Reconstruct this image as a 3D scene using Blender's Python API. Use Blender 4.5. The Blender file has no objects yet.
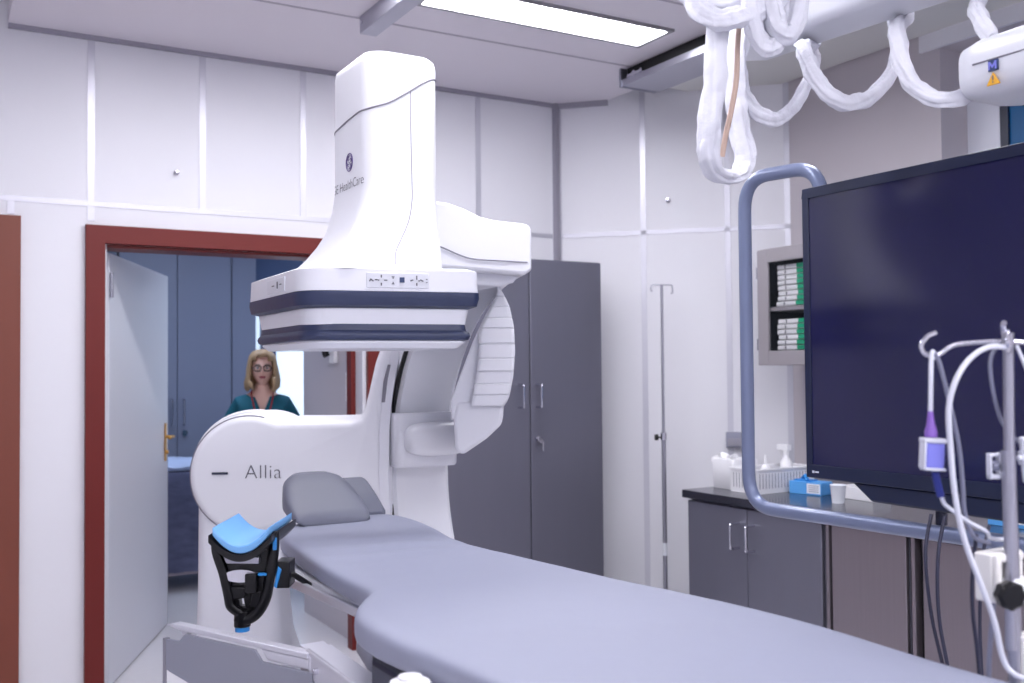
import bpy, bmesh, math, random
from mathutils import Vector, Matrix
from mathutils.bvhtree import BVHTree
random.seed(7)
PI = math.pi
sc = bpy.context.scene
col = sc.collection
V = Vector

# ------------------------------------------------------------------ materials
def lin(r, g, b):
    f = lambda c: (c/255/12.92) if c/255 <= .04045 else ((c/255+.055)/1.055)**2.4
    return (f(r), f(g), f(b), 1)

def mat(name, rgb, rough=.5, metal=0., noise=0., nscale=8., bump=0., bscale=60., coat=0., emit=None, estr=0., stretch=None, spec=.5, trans=0., alpha=1.):
    m = bpy.data.materials.new(name); m.use_nodes = True
    nt = m.node_tree; p = nt.nodes['Principled BSDF']
    c = lin(*rgb)
    p.inputs['Base Color'].default_value = c
    p.inputs['Roughness'].default_value = rough
    p.inputs['Metallic'].default_value = metal
    p.inputs['Specular IOR Level'].default_value = spec
    p.inputs['Coat Weight'].default_value = coat
    p.inputs['Transmission Weight'].default_value = trans
    p.inputs['Alpha'].default_value = alpha
    if emit:
        p.inputs['Emission Color'].default_value = lin(*emit); p.inputs['Emission Strength'].default_value = estr
    tc = nt.nodes.new('ShaderNodeTexCoord')
    src = tc.outputs['Object']
    if stretch:
        mp = nt.nodes.new('ShaderNodeMapping'); mp.inputs['Scale'].default_value = stretch
        nt.links.new(src, mp.inputs['Vector']); src = mp.outputs['Vector']
    if noise:
        n = nt.nodes.new('ShaderNodeTexNoise'); n.inputs['Scale'].default_value = nscale; n.inputs['Detail'].default_value = 4
        nt.links.new(src, n.inputs['Vector'])
        r = nt.nodes.new('ShaderNodeMapRange'); r.inputs['To Min'].default_value = 1-noise; r.inputs['To Max'].default_value = 1+noise
        nt.links.new(n.outputs['Fac'], r.inputs['Value'])
        mx = nt.nodes.new('ShaderNodeVectorMath'); mx.operation = 'SCALE'
        mx.inputs[0].default_value = c[:3]
        nt.links.new(r.outputs['Result'], mx.inputs['Scale'])
        nt.links.new(mx.outputs['Vector'], p.inputs['Base Color'])
    if bump:
        n2 = nt.nodes.new('ShaderNodeTexNoise'); n2.inputs['Scale'].default_value = bscale; n2.inputs['Detail'].default_value = 3
        nt.links.new(src, n2.inputs['Vector'])
        b = nt.nodes.new('ShaderNodeBump'); b.inputs['Strength'].default_value = bump; b.inputs['Distance'].default_value = .01
        nt.links.new(n2.outputs['Fac'], b.inputs['Height']); nt.links.new(b.outputs['Normal'], p.inputs['Normal'])
    return m

M = {}
M['wall'] = mat('wall_paint', (223, 223, 230), .55, noise=.015, nscale=2)
M['strip'] = mat('aluminium_strip', (204, 204, 214), .35, metal=.45)
M['joint'] = mat('joint_profile', (160, 158, 170), .4, metal=.4)
M['ceil'] = mat('ceiling_panel', (224, 219, 227), .5, noise=.015, nscale=1.5)
M['ceilgroove'] = mat('ceiling_groove', (176, 170, 182), .6)
M['floor'] = mat('vinyl_floor', (212, 209, 213), .25, noise=.03, nscale=30, coat=.2)
M['red'] = mat('red_lacquer', (106, 36, 33), .45, spec=.3, noise=.02, nscale=3)
M['brown'] = mat('brown_lacquer', (118, 58, 42), .45, noise=.05, nscale=4, stretch=(6, 6, 1))
M['leaf'] = mat('door_laminate', (210, 211, 219), .35, noise=.015, nscale=2)
M['white'] = mat('gantry_white', (226, 227, 234), .35, noise=.006, nscale=3, coat=.15)
M['white2'] = mat('gantry_panel_white', (220, 221, 229), .4, noise=.006, nscale=3)
M['seam'] = mat('seam_grey', (128, 126, 138), .6)
M['navy'] = mat('navy_rubber', (40, 50, 82), .42, noise=.03, nscale=20, bump=.05)
M['black'] = mat('black_plastic', (8, 8, 13), .3, noise=.05, spec=.35)
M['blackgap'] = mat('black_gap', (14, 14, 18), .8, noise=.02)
M['darkmark'] = mat('grey_print', (96, 96, 108), .6, noise=.02)
M['purple'] = mat('purple_print', (88, 70, 128), .6, noise=.02)
M['keyblue'] = mat('key_blue', (44, 62, 104), .4, noise=.02)
M['pad'] = mat('vinyl_pad', (141, 145, 165), .5, noise=.02, nscale=6, bump=.06, bscale=14)
M['padgrey'] = mat('vinyl_head', (104, 107, 124), .5, noise=.02, nscale=6, bump=.05, bscale=14)
M['steel'] = mat('dark_steel', (112, 112, 126), .38, metal=.45, noise=.05, nscale=9, stretch=(1, 1, .12))
M['steelmid'] = mat('brushed_steel', (138, 130, 138), .34, metal=.7, noise=.06, nscale=9, stretch=(14, 14, .3))
M['steeltop'] = mat('worktop_steel', (74, 74, 86), .18, metal=.7, noise=.03)
M['chrome'] = mat('chrome', (205, 205, 214), .15, metal=1., noise=.01)
M['satin'] = mat('satin_metal', (168, 168, 180), .3, metal=.85, noise=.02)
M['alu'] = mat('pale_aluminium', (206, 206, 216), .35, metal=.5, noise=.02)
M['bluetube'] = mat('blue_grey_tube', (112, 122, 152), .32, metal=.25, noise=.02, coat=.2)
M['bezel'] = mat('monitor_bezel', (20, 29, 58), .3, noise=.03)
M['screen'] = mat('monitor_screen', (20, 20, 62), .14, noise=.03, spec=.6)
M['fabric'] = mat('white_wrap', (222, 223, 232), .8, noise=.03, nscale=15, bump=.7, bscale=24)
M['beige'] = mat('beige_cord', (205, 178, 162), .6, noise=.02)
M['boom'] = mat('boom_white', (214, 216, 224), .35, noise=.01)
M['gel'] = mat('blue_gel', (112, 168, 222), .4, noise=.02, nscale=10)
M['bluepart'] = mat('blue_plastic', (40, 132, 205), .35, noise=.02)
M['lavender'] = mat('lavender_plastic', (120, 122, 208), .35, noise=.02)
M['violet'] = mat('violet_plastic', (128, 92, 180), .4, noise=.02)
M['cordblue'] = mat('blue_cable', (24, 38, 120), .45, noise=.02)
M['tubewhite'] = mat('pale_tube', (200, 202, 214), .4, noise=.02)
M['cordgrey'] = mat('grey_cable', (120, 122, 142), .45, noise=.02)
M['corddark'] = mat('dark_cable', (36, 38, 62), .5, noise=.02)
M['whiteplast'] = mat('white_plastic', (232, 232, 236), .4, noise=.01)
M['cream'] = mat('cream_plastic', (224, 222, 220), .45, noise=.01)
M['bluebox'] = mat('blue_card', (86, 160, 226), .55, noise=.04, nscale=12)
M['paper'] = mat('paper_label', (228, 232, 240), .7, noise=.01)
M['tissue'] = mat('tissue', (240, 240, 244), .9, noise=.01, bump=.3, bscale=30)
M['green'] = mat('green_print', (24, 160, 118), .5, noise=.02)
M['yellow'] = mat('warning_yellow', (226, 166, 40), .5, noise=.02)
M['teal'] = mat('teal_scrubs', (14, 92, 110), .8, noise=.06, nscale=14, bump=.2, bscale=30)
M['skin'] = mat('skin', (236, 190, 172), .5, noise=.02, nscale=30)
M['lips'] = mat('lips', (176, 84, 92), .45, noise=.02)
M['eyew'] = mat('eye_white', (206, 196, 194), .3, noise=.01)
M['iris'] = mat('iris_brown', (40, 34, 34), .3, noise=.01)
M['hair'] = mat('blonde_hair', (176, 146, 110), .5, noise=.35, nscale=26, stretch=(1, 1, .12), bump=.4, bscale=60)
M['hairdark'] = mat('dark_hair_roots', (96, 78, 66), .55, noise=.25, nscale=26, stretch=(1, 1, .12))
M['lanyard'] = mat('red_lanyard', (168, 40, 44), .6, noise=.03)
M['card'] = mat('badge_card', (230, 230, 230), .5, noise=.01)
M['wardrobe'] = mat('blue_grey_laminate', (138, 145, 166), .42, noise=.02, nscale=3)
M['room2'] = mat('annex_wall', (200, 204, 216), .6, noise=.01)
M['partition'] = mat('partition_paint', (190, 184, 190), .5, noise=.01)
M['darkcloth'] = mat('dark_blanket', (84, 88, 116), .9, noise=.5, nscale=7, bump=.4, bscale=20, stretch=(1, 1, 3))
M['bluecloth'] = mat('pale_sheet', (190, 206, 236), .8, noise=.03, bump=.3, bscale=16)
M['brass'] = mat('brass', (196, 150, 80), .3, metal=.9, noise=.02)
M['frost'] = mat('lit_glass', (235, 245, 255), .3, emit=(214, 234, 252), estr=.95)
M['darkblueframe'] = mat('dark_blue_frame', (72, 92, 130), .45, noise=.02)
M['blueglass'] = mat('blue_glass', (8, 92, 146), .35, noise=.2, nscale=3, spec=.3)
M['lamp'] = mat('lamp_diffuser', (255, 255, 252), .5, emit=(251, 250, 255), estr=27)
M['lamp2'] = mat('annex_lamp_diffuser', (235, 242, 255), .5, emit=(214, 228, 255), estr=25)
M['lampframe'] = mat('lamp_frame', (150, 148, 152), .4, metal=.5, noise=.01)
M['duct'] = mat('duct_paint', (214, 214, 212), .5, noise=.01)
M['sock'] = mat('grey_socket', (150, 152, 170), .5, noise=.01)
M['shieldgrey'] = mat('grey_shield', (132, 134, 148), .5, noise=.02)
M['winframe'] = mat('window_white', (224, 226, 236), .45, noise=.01)
M['clear'] = mat('clear_pane', (60, 66, 74), .05, alpha=.08, noise=.0)
M['cabgrey'] = mat('cabinet_grey', (166, 161, 166), .4, metal=.25, noise=.02)

# ------------------------------------------------------------------ builders
WL = {}     # world location of every object we make
def sm(me, ang=35):
    for p in me.polygons: p.use_smooth = True
    me.set_sharp_from_angle(angle=math.radians(ang))

def tag(o, label=None, cat=None, group=None, kind=None):
    if label: o['label'] = label
    if cat: o['category'] = cat
    if group: o['group'] = group
    if kind: o['kind'] = kind
    return o

def thing(name, label, cat, loc, group=None):
    o = bpy.data.objects.new(name, None); col.objects.link(o)
    o.location = loc; o.empty_display_size = .1
    WL[o] = V(loc)
    return tag(o, label, cat, group)

def roomnode(name, loc):
    o = bpy.data.objects.new(name, None); col.objects.link(o); o.location = loc; o.empty_display_size = .1
    WL[o] = V(loc); o['kind'] = 'structure'; return o

class MB:
    def __init__(s): s.bm = bmesh.new(); s.mi = 0
    def face(s, vs):
        try:
            f = s.bm.faces.new(vs); f.material_index = s.mi; return f
        except ValueError: return None
    def box(s, x0, x1, y0, y1, z0, z1, m=None):
        pts = [V((x, y, z)) for z in (z0, z1) for y in (y0, y1) for x in (x0, x1)]
        if m: pts = [m @ p for p in pts]
        v = [s.bm.verts.new(p) for p in pts]
        for a in ((0, 2, 3, 1), (4, 5, 7, 6), (0, 1, 5, 4), (2, 6, 7, 3), (0, 4, 6, 2), (1, 3, 7, 5)): s.face([v[i] for i in a])
        return s
    def prism(s, pts, fn0, fn1):
        a = [s.bm.verts.new(fn0(*p)) for p in pts]; b = [s.bm.verts.new(fn1(*p)) for p in pts]
        n = len(pts)
        s.face(list(reversed(a))); s.face(b)
        for i in range(n): s.face([a[i], a[(i+1) % n], b[(i+1) % n], b[i]])
        return s
    def rings(s, rings, cap0=True, cap1=True, close=True):
        rv = [[s.bm.verts.new(p) for p in r] for r in rings]
        n = len(rv[0])
        for k in range(len(rv)-1):
            for i in range(n if close else n-1):
                s.face([rv[k][i], rv[k][(i+1) % n], rv[k+1][(i+1) % n], rv[k+1][i]])
        if cap0: s.face(list(reversed(rv[0])))
        if cap1: s.face(rv[-1])
        return s
    def tube(s, path, r, n=10, flat=1., rfn=None, up=None, closed=False):
        P = [V(p) for p in path]; R = []
        prev = V(up) if up else None
        for i, p in enumerate(P):
            if closed: t = (P[(i+1) % len(P)] - P[i-1]).normalized()
            else: t = (P[min(i+1, len(P)-1)] - P[max(i-1, 0)]).normalized()
            if prev is None:
                prev = t.orthogonal().normalized()
            a = (prev - t*prev.dot(t))
            a = a.normalized() if a.length > 1e-6 else t.orthogonal().normalized()
            b = t.cross(a); prev = a
            rr = r if not rfn else None
            ring = []
            for k in range(n):
                th = 2*PI*k/n
                q = rr if rr is not None else rfn(i/(len(P)-1), th)
                ring.append(p + a*math.cos(th)*q + b*math.sin(th)*q*flat)
            R.append(ring)
        if closed: R.append(R[0]); 
        return s.rings(R, not closed, not closed)
    def cyl(s, p0, p1, r0, r1=None, n=24):
        p0, p1 = V(p0), V(p1); t = (p1-p0).normalized(); a = t.orthogonal().normalized(); b = t.cross(a)
        r1 = r0 if r1 is None else r1
        R = [[p + (a*math.cos(2*PI*k/n) + b*math.sin(2*PI*k/n))*r for k in range(n)] for p, r in ((p0, r0), (p1, r1))]
        return s.rings(R)
    def lathe(s, prof, c=(0, 0, 0), n=28, axis='Z', m=None):
        c = V(c); R = []
        for r, h in prof:
            ring = []
            for k in range(n):
                x, y = r*math.cos(2*PI*k/n), r*math.sin(2*PI*k/n)
                p = V((x, y, h)) if axis == 'Z' else (V((h, x, y)) if axis == 'X' else V((y, h, x)))
                if m: p = m @ p
                ring.append(p + c)
            R.append(ring)
        return s.rings(R)
    def ell(s, c, r, nu=20, nv=14, e=1., m=None):
        c = V(c); R = []
        pw = lambda t: math.copysign(abs(t)**e, t)
        for j in range(nv+1):
            ph = -PI/2 + PI*(.02 + .96*j/nv)
            ring = []
            for k in range(nu):
                th = 2*PI*k/nu
                p = V((r[0]*pw(math.cos(ph))*pw(math.cos(th)), r[1]*pw(math.cos(ph))*pw(math.sin(th)), r[2]*pw(math.sin(ph))))
                if m: p = m @ p
                ring.append(c + p)
            R.append(ring)
        return s.rings(R)
    def build(s, name, mats, parent=None, bevel=0., seg=2, smooth=35, subsurf=0, local=False, kind=None, weld=True):
        bm = s.bm
        if weld: bmesh.ops.remove_doubles(bm, verts=bm.verts, dist=1e-6)
        bmesh.ops.recalc_face_normals(bm, faces=bm.faces)
        xs = [v.co for v in bm.verts]
        lo = V([min(p[i] for p in xs) for i in range(3)]); hi = V([max(p[i] for p in xs) for i in range(3)])
        c = (lo+hi)/2
        if parent is None: c.z = lo.z
        for v in bm.verts: v.co -= c
        me = bpy.data.meshes.new(name); bm.to_mesh(me); bm.free()
        for m in (mats if isinstance(mats, (list, tuple)) else [mats]): me.materials.append(m)
        sm(me, smooth)
        o = bpy.data.objects.new(name, me); col.objects.link(o)
        WL[o] = c if not local else c
        if parent is not None:
            o.parent = parent
            o.location = c if (local and parent not in LOCALPART) and local else c - (WL[parent] if not local else V())
            if local and parent in LOCALPART: o.location = c - LOCALPART[parent]
            if local: LOCALPART[o] = c
        else: o.location = c
        if bevel:
            b = o.modifiers.new('bevel', 'BEVEL'); b.width = bevel; b.segments = seg; b.limit_method = 'ANGLE'; b.angle_limit = math.radians(35)
        if subsurf:
            d = o.modifiers.new('sub', 'SUBSURF'); d.levels = subsurf; d.render_levels = subsurf
        if kind: o['kind'] = kind
        return o
LOCALPART = {}

def spline(pts, n=12, closed=False):
    P = [V(p) for p in pts]; out = []
    m = len(P)
    for i in range(m if closed else m-1):
        if closed: p0, p1, p2, p3 = P[i-1], P[i], P[(i+1) % m], P[(i+2) % m]
        else: p0, p1, p2, p3 = P[max(i-1, 0)], P[i], P[i+1], P[min(i+2, m-1)]
        for k in range(n):
            t = k/n
            out.append(.5*((2*p1) + (p2-p0)*t + (2*p0-5*p1+4*p2-p3)*t*t + (3*p1-p0-3*p2+p3)*t**3))
    if not closed: out.append(P[-1])
    return out

def fillet(pts, r, n=6):
    P = [V(p) for p in pts]; out = [P[0]]
    for i in range(1, len(P)-1):
        a = (P[i-1]-P[i]); b = (P[i+1]-P[i]); rr = min(r, a.length*.48, b.length*.48)
        p0 = P[i]+a.normalized()*rr; p2 = P[i]+b.normalized()*rr
        for k in range(n+1):
            t = k/n; out.append(p0*(1-t)**2 + P[i]*2*t*(1-t) + p2*t*t)
    out.append(P[-1]); return out

def rrect(cx, cy, hx, hy, r, n=5, rot=0.):
    out = []
    for (sx, sy, a0) in ((1, 1, 0), (-1, 1, PI/2), (-1, -1, PI), (1, -1, 1.5*PI)):
        for k in range(n+1):
            a = a0 + PI/2*k/n
            x = sx*(hx-r) + r*math.cos(a); y = sy*(hy-r) + r*math.sin(a)
            out.append((cx + x*math.cos(rot) - y*math.sin(rot), cy + x*math.sin(rot) + y*math.cos(rot)))
    return out

def copy_tree(o, parent=None, label=None, cat=None, group=None):
    c = o.copy(); col.objects.link(c); c.parent = parent
    if label: c['label'] = label
    WL[c] = WL.get(o, V())
    for ch in list(o.children): copy_tree(ch, c)
    return c

def text_mesh(txt, size, name, m, mw, parent, shear=0., thick=.0006, snap=None, space=1., thin=0.):
    cu = bpy.data.curves.new(name, 'FONT'); cu.body = txt; cu.size = size; cu.align_x = 'CENTER'; cu.align_y = 'CENTER'; cu.shear = shear; cu.extrude = thick; cu.space_character = space; cu.offset = thin
    to = bpy.data.objects.new(name, cu); col.objects.link(to)
    dg = bpy.context.evaluated_depsgraph_get()
    me = bpy.data.meshes.new_from_object(to.evaluated_get(dg))
    bpy.data.objects.remove(to)
    b = MB(); b.bm.from_mesh(me); bpy.data.meshes.remove(me)
    for v in b.bm.verts:
        v.co = mw @ v.co
        if snap: v.co = snap(v.co)
    return b.build(name, m, parent, weld=False)

# ------------------------------------------------------------------ room shell
CZ = 3.08
b = MB(); b.box(-3.1, 6.2, -3.6, 9.0, -.1, 0); b.build('floor', M['floor'], kind='structure')
b = MB(); b.box(-3.1, 4.5, -3.6, 5.2, 3.42, 3.52); b.build('ceiling', M['ceil'], kind='structure')
# suspended panel ceiling with its joints
b = MB()
b.box(.27, 3.42, -3.5, 4.995, CZ, CZ+.08); b.mi = 1
for y in (4.17, 3.34, 2.5, 1.7, .9, .1, -.7): b.box(.27, 3.42, y-.008, y+.008, CZ-.002, CZ+.01)
b.build('ceiling_panels', [M['ceil'], M['ceilgroove']], kind='structure')
SX = [-2.44, -1.93, -1.42, -.91, -.4, .11, .62, 1.131, 1.643, 2.157, 2.673, 3.19]
b = MB()
for x0, x1, z0, z1 in ((-3, -.85, 0, 3.42), (-.85, .235, 2.12, 3.42), (.235, .68, 0, 3.42), (.68, 1.985, 2.105, 3.42), (1.985, 3.2, 0, 3.42)):
    b.box(x0, x1, 5.0, 5.17, z0, z1)
b.mi = 1
for x in SX: b.box(x-.016, x+.016, 4.996, 5.001, 2.303 if x < 2.1 else 2.1, CZ)
for x in (.62,): b.box(x-.016, x+.016, 4.996, 5.001, 2.21, 2.28)
b.box(-.1, 3.19, 4.996, 5.001, 2.278, 2.303)
b.box(.27, .3, 4.996, 5.001, 2.22, 2.278)
b.build('wall_back', [M['wall'], M['strip']], kind='structure')
b = MB(); b.box(.27, 3.2, 4.975, 4.997, CZ-.02, CZ); b.build('trim_1', M['joint'], kind='structure')
b = MB(); b.box(3.175, 3.2, 4.96, 4.997, 0, CZ); b.build('trim_2', M['joint'], kind='structure')
# diagonal corner wall
s2 = math.sqrt(.5)
def dw(t, o, z): return V((3.2 + t*s2 - o*s2, 5.0 - t*s2 - o*s2, z))   # t along the wall, o out into the room
b = MB()
b.prism([(0, 0), (1.345, 0), (1.345, -.17), (0, -.17)], lambda t, o: dw(t, o, 0), lambda t, o: dw(t, o, 3.42))
b.mi = 1
for t in (.018, .519, 1.0, 1.33):
    b.prism([(t-.016, .004), (t+.016, .004), (t+.016, -.001), (t-.016, -.001)], lambda t, o: dw(t, o, 0), lambda t, o: dw(t, o, 3.42))
b.prism([(0, .004), (1.345, .004), (1.345, -.001), (0, -.001)], lambda t, o: dw(t, o, 2.278), lambda t, o: dw(t, o, 2.303))
b.build('wall_corner', [M['wall'], M['strip']], kind='structure')
b = MB(); b.prism([(0, .03), (.32, .03), (.32, .0), (0, .0)], lambda t, o: dw(t, o, CZ-.028), lambda t, o: dw(t, o, CZ)); b.build('trim_3', M['joint'], kind='structure')
# right wall with a window recess
b = MB()
b.box(4.15, 4.42, 3.07, 4.05, 0, 3.42); b.box(4.15, 4.42, 1.3, 3.07, 3.02, 3.42); b.box(4.15, 4.42, 1.3, 3.07, 0, 1.05); b.box(4.15, 4.42, -3.6, 1.3, 0, 3.42)
b.build('wall_right', M['partition'], kind='structure')
wn = roomnode('window_1', (4.37, 2.2, 1.05))
b = MB()
b.box(4.345, 4.40, 2.90, 3.07, 1.05, 3.02); b.box(4.345, 4.40, 1.3, 1.42, 1.05, 3.02); b.box(4.345, 4.40, 1.42, 2.9, 2.92, 3.02); b.box(4.345, 4.40, 1.42, 2.9, 1.05, 1.15)
b.build('window_frame', M['winframe'], wn, bevel=.004, kind='structure')
b = MB(); b.box(4.35, 4.39, 2.86, 2.9, 1.15, 2.92); b.box(4.35, 4.39, 1.42, 1.46, 1.15, 2.92); b.box(4.35, 4.39, 1.46, 2.86, 2.88, 2.92); b.box(4.35, 4.39, 1.46, 2.86, 1.15, 1.19)
b.build('window_sash', M['bezel'], wn, kind='structure')
b = MB(); b.box(4.365, 4.375, 1.46, 2.86, 1.19, 2.88); b.build('window_glass', M['blueglass'], wn, kind='structure')
b = MB(); b.box(4.13, 4.15, 1.2, 3.17, 3.02, 3.1); b.build('trim_4', M['wall'], kind='structure')
b = MB(); b.box(-3.1, -3.0, -3.6, 5.17, 0, 3.42); b.build('wall_left', M['wall'], kind='structure')
b = MB(); b.box(-3.1, 4.5, -3.6, -3.5, 0, 3.42); b.build('wall_front', M['wall'], kind='structure')
# boxed duct under the high ceiling
b = MB(); b.box(3.6, 4.14, 1.0, 4.46, 3.1, 3.4); b.build('trim_5', M['duct'], bevel=.01, kind='structure')

# door to the annex
d1 = roomnode('door_1', (1.33, 5.0, 0))
def mitred_frame(b, x0, x1, h, w, y0, y1):
    f0 = lambda x, z: V((x, y0, z)); f1 = lambda x, z: V((x, y1, z))
    b.prism([(x0-w, 0), (x0, 0), (x0, h), (x0-w, h+w)], f0, f1)
    b.prism([(x1, 0), (x1+w, 0), (x1+w, h+w), (x1, h)], f0, f1)
    b.prism([(x0-w, h+w), (x0, h), (x1, h), (x1+w, h+w)], f0, f1)
b = MB(); mitred_frame(b, .68, 1.985, 2.105, .085, 4.965, 5.0)
b.build('door_frame', M['red'], d1, bevel=.003, kind='structure')
b = MB(); mitred_frame(b, .68, 1.985, 2.105, .085, 5.17, 5.2)
b.build('door_frame', M['red'], d1, bevel=.003, kind='structure')
b = MB(); b.box(1.965, 1.985, 5.0, 5.1, 0, 2.105); b.box(.68, .69, 5.0, 5.17, 0, 2.105); b.build('door_lining', M['leaf'], d1, kind='structure')
b = MB(); b.box(.69, 1.965, 5.0, 5.17, 2.09, 2.105); b.box(1.94, 1.985, 5.1, 5.17, 0, 2.09); b.build('door_stop', M['red'], d1, bevel=.002, kind='structure')
lv = V((.715, 5.09, 0)); ld = V((.485, 1.11, 0)).normalized(); ln = V((ld.y, -ld.x, 0))
mw = Matrix(((ld.x, ln.x, 0, lv.x), (ld.y, ln.y, 0, lv.y), (0, 0, 1, 0), (0, 0, 0, 1)))
b = MB(); b.box(0, 1.21, -.045, 0, .008, 2.075, mw); leaf = b.build('door_leaf', M['leaf'], d1, bevel=.002, kind='structure')
b = MB(); b.box(1.12, 1.16, 0, .008, .98, 1.2, mw)
b.cyl(mw @ V((1.14, 0, 1.12)), mw @ V((1.14, .05, 1.12)), .009); b.tube(fillet([mw @ V((1.14, .05, 1.12)), mw @ V((1.03, .05, 1.12))], .01), .009)
b.cyl(mw @ V((1.14, .005, 1.03)), mw @ V((1.14, .02, 1.03)), .012)
b.build('door_handle', M['brass'], leaf, bevel=.002, kind='structure')
b = MB(); b.cyl(mw @ V((-.005, .012, 1.86)), mw @ V((-.005, .012, 1.98)), .009); b.build('door_hinge', M['satin'], leaf, kind='structure')
# second door, only its brown frame edge shows
d2 = roomnode('door_2', (-.3, 5.0, 0))
b = MB(); mitred_frame(b, -.85, .235, 2.12, .09, 4.965, 5.0); b.build('door_frame', M['brown'], d2, bevel=.003, kind='structure')
b = MB(); b.box(-.84, .225, 5.02, 5.065, .008, 2.11); b.build('door_leaf', M['brown'], d2, bevel=.003, kind='structure')

# annex behind the open door
b = MB(); b.box(-.6, 5.6, 8.35, 8.5, 0, 3.0); b.build('wall_annex_back', M['room2'], kind='structure')
b = MB(); b.box(-.75, -.6, 5.17, 8.5, 0, 3.0); b.build('wall_annex_left', M['room2'], kind='structure')
b = MB(); b.box(5.5, 5.65, 5.17, 8.5, 0, 3.0); b.build('wall_annex_right', M['room2'], kind='structure')
b = MB(); b.box(3.2, 5.65, 5.17, 5.3, 0, 3.0); b.build('wall_annex_front', M['room2'], kind='structure')
b = MB(); b.box(-.75, 5.65, 5.17, 8.5, 2.75, 2.9); b.build('ceiling_annex', M['room2'], kind='structure')
b = MB(); b.box(2.0, 2.12, 5.2, 6.09, 0, 2.75); b.build('wall_annex_partition', M['partition'], kind='structure')

w2 = roomnode('window_2', (2.7, 8.3, .3))
b = MB(); b.box(2.24, 2.26, 8.22, 8.34, .0, 2.4); b.box(2.345, 2.465, 8.22, 8.34, 0, 2.4); b.box(3.25, 3.35, 8.22, 8.34, 0, 2.4); b.box(2.24, 3.35, 8.2, 8.34, 2.25, 2.74)
b.build('window_frame', M['darkblueframe'], w2, kind='structure')
b = MB(); b.box(2.26, 3.25, 8.25, 8.33, 0, .8); b.build('window_apron', M['wardrobe'], w2, kind='structure')
b = MB(); b.box(2.26, 2.345, 8.29, 8.3, .8, 2.3); b.build('window_glass', M['frost'], w2, kind='structure')
b = MB(); b.box(2.465, 3.25, 8.29, 8.3, .8, 2.3); b.build('window_glass', M['frost'], w2, kind='structure')

# ------------------------------------------------------------------ ceiling lights
def lamp_thing(cx, cy, z, label, dm, group=None, w=1.16, d=.23):
    t = thing('ceiling_light', label, 'ceiling light', (cx, cy, z), group)
    f = .022
    b = MB(); b.box(cx-w/2-f, cx+w/2+f, cy-d/2-f, cy-d/2, z-.012, z); b.box(cx-w/2-f, cx+w/2+f, cy+d/2, cy+d/2+f, z-.012, z)
    b.box(cx-w/2-f, cx-w/2, cy-d/2, cy+d/2, z-.012, z); b.box(cx+w/2, cx+w/2+f, cy-d/2, cy+d/2, z-.012, z)
    b.build('lamp_frame', M['lampframe'], t)
    b = MB(); b.box(cx-w/2, cx+w/2, cy-d/2, cy+d/2, z-.006, z-.001); b.build('diffuser', dm, t)
    return t
lamp_thing(2.37, 3.742, CZ, 'bright white rectangular light panel set in the grey ceiling', M['lamp'])
g = 'added unseen light panels in the same ceiling'
for (x, y) in ((.98, 3.742), (2.37, 2.15), (.98, 2.15), (2.37, -.3), (.98, -.3), (2.37, -1.3), (.98, -1.3), (2.37, -2.3), (.98, -2.3)):  # unseen fixtures, added to light the room and fill camera-facing sides
    lamp_thing(x, y, CZ, 'unseen white light panel added further along the same ceiling', M['lamp'], g)
for (x, y) in ((-1.3, .4), (-1.3, -.7), (-1.3, -1.8)):  # unseen fixtures, added as front fill from behind and left of the camera
    lamp_thing(x, y, 3.42, 'unseen white fill light panel added in the higher strip of ceiling', M['lamp'], 'added fill light panels in the higher ceiling strip')
lamp_thing(1.45, 6.55, 2.75, 'bluish light panel in the ceiling beyond the open door', M['lamp2'])
lamp_thing(3.6, 7.2, 2.75, 'bluish light panel deeper in the room beyond the door', M['lamp2'])

# ceiling rails
rl = thing('ceiling_rail', 'grey slotted ceiling rail with dark open channel beside the white cable arm', 'ceiling rail', (3.2, 1.0, 2.98))
y0, y1 = -2.5, 4.22
b = MB(); prof = [(3.12, 2.985), (3.36, 2.985), (3.36, 3.08), (3.34, 3.08), (3.34, 3.0), (3.13, 3.0), (3.13, 3.02), (3.12, 3.02)]
b.prism(prof, lambda x, z: V((x, y0, z)), lambda x, z: V((x, y1, z))); b.build('channel', M['satin'], rl)
b = MB(); b.box(3.14, 3.34, y0, y1-.02, 3.003, 3.078); b.build('slot_shade', M['blackgap'], rl)  # black block standing in for the shade inside the open slot
b = MB(); b.box(3.11, 3.345, y1-.002, y1+.012, 2.98, 3.08); b.build('end_cap', M['satin'], rl)
b = MB(); b.cyl((3.118, 4.12, 3.03), (3.14, 4.12, 3.03), .016); b.cyl((3.118, 4.06, 3.03), (3.14, 4.06, 3.03), .012); b.box(3.115, 3.14, 4.06, 4.17, 3.02, 3.034); b.build('roller', M['chrome'], rl)
rl2 = thing('ceiling_rail', 'plain light grey ceiling rail end above the white tower', 'ceiling rail', (1.66, 2.0, 3.0))
b = MB(); b.box(1.625, 1.705, -2.5, 4.15, 3.0, 3.08); b.build('rail_bar', M['satin'], rl2, bevel=.004)
b = MB(); b.cyl((1.62, 4.12, 3.045), (1.627, 4.12, 3.045), .008); b.build('bolt', M['chrome'], rl2)

# small wall studs
b = MB(); b.lathe([(.0, 0), (.012, 0), (.012, .008), (.006, .014), (.006, .03), (.009, .034), (0, .036)], (1.005, 4.998, 2.47), axis='Y', m=Matrix.Rotation(PI, 4, 'Z'))
tag(b.build('wall_stud', M['chrome']), 'small metal stud on the white wall above the red door frame', 'stud')
p = dw(.665, 0, 2.47)
b = MB(); b.lathe([(.0, 0), (.014, 0), (.014, .008), (.007, .014), (.007, .03), (.01, .034), (0, .036)], p, axis='Y', m=Matrix.Rotation(PI*.75, 4, 'Z'))
tag(b.build('wall_stud', M['chrome']), 'small metal stud high on the diagonal wall above the pole hooks', 'stud')

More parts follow.
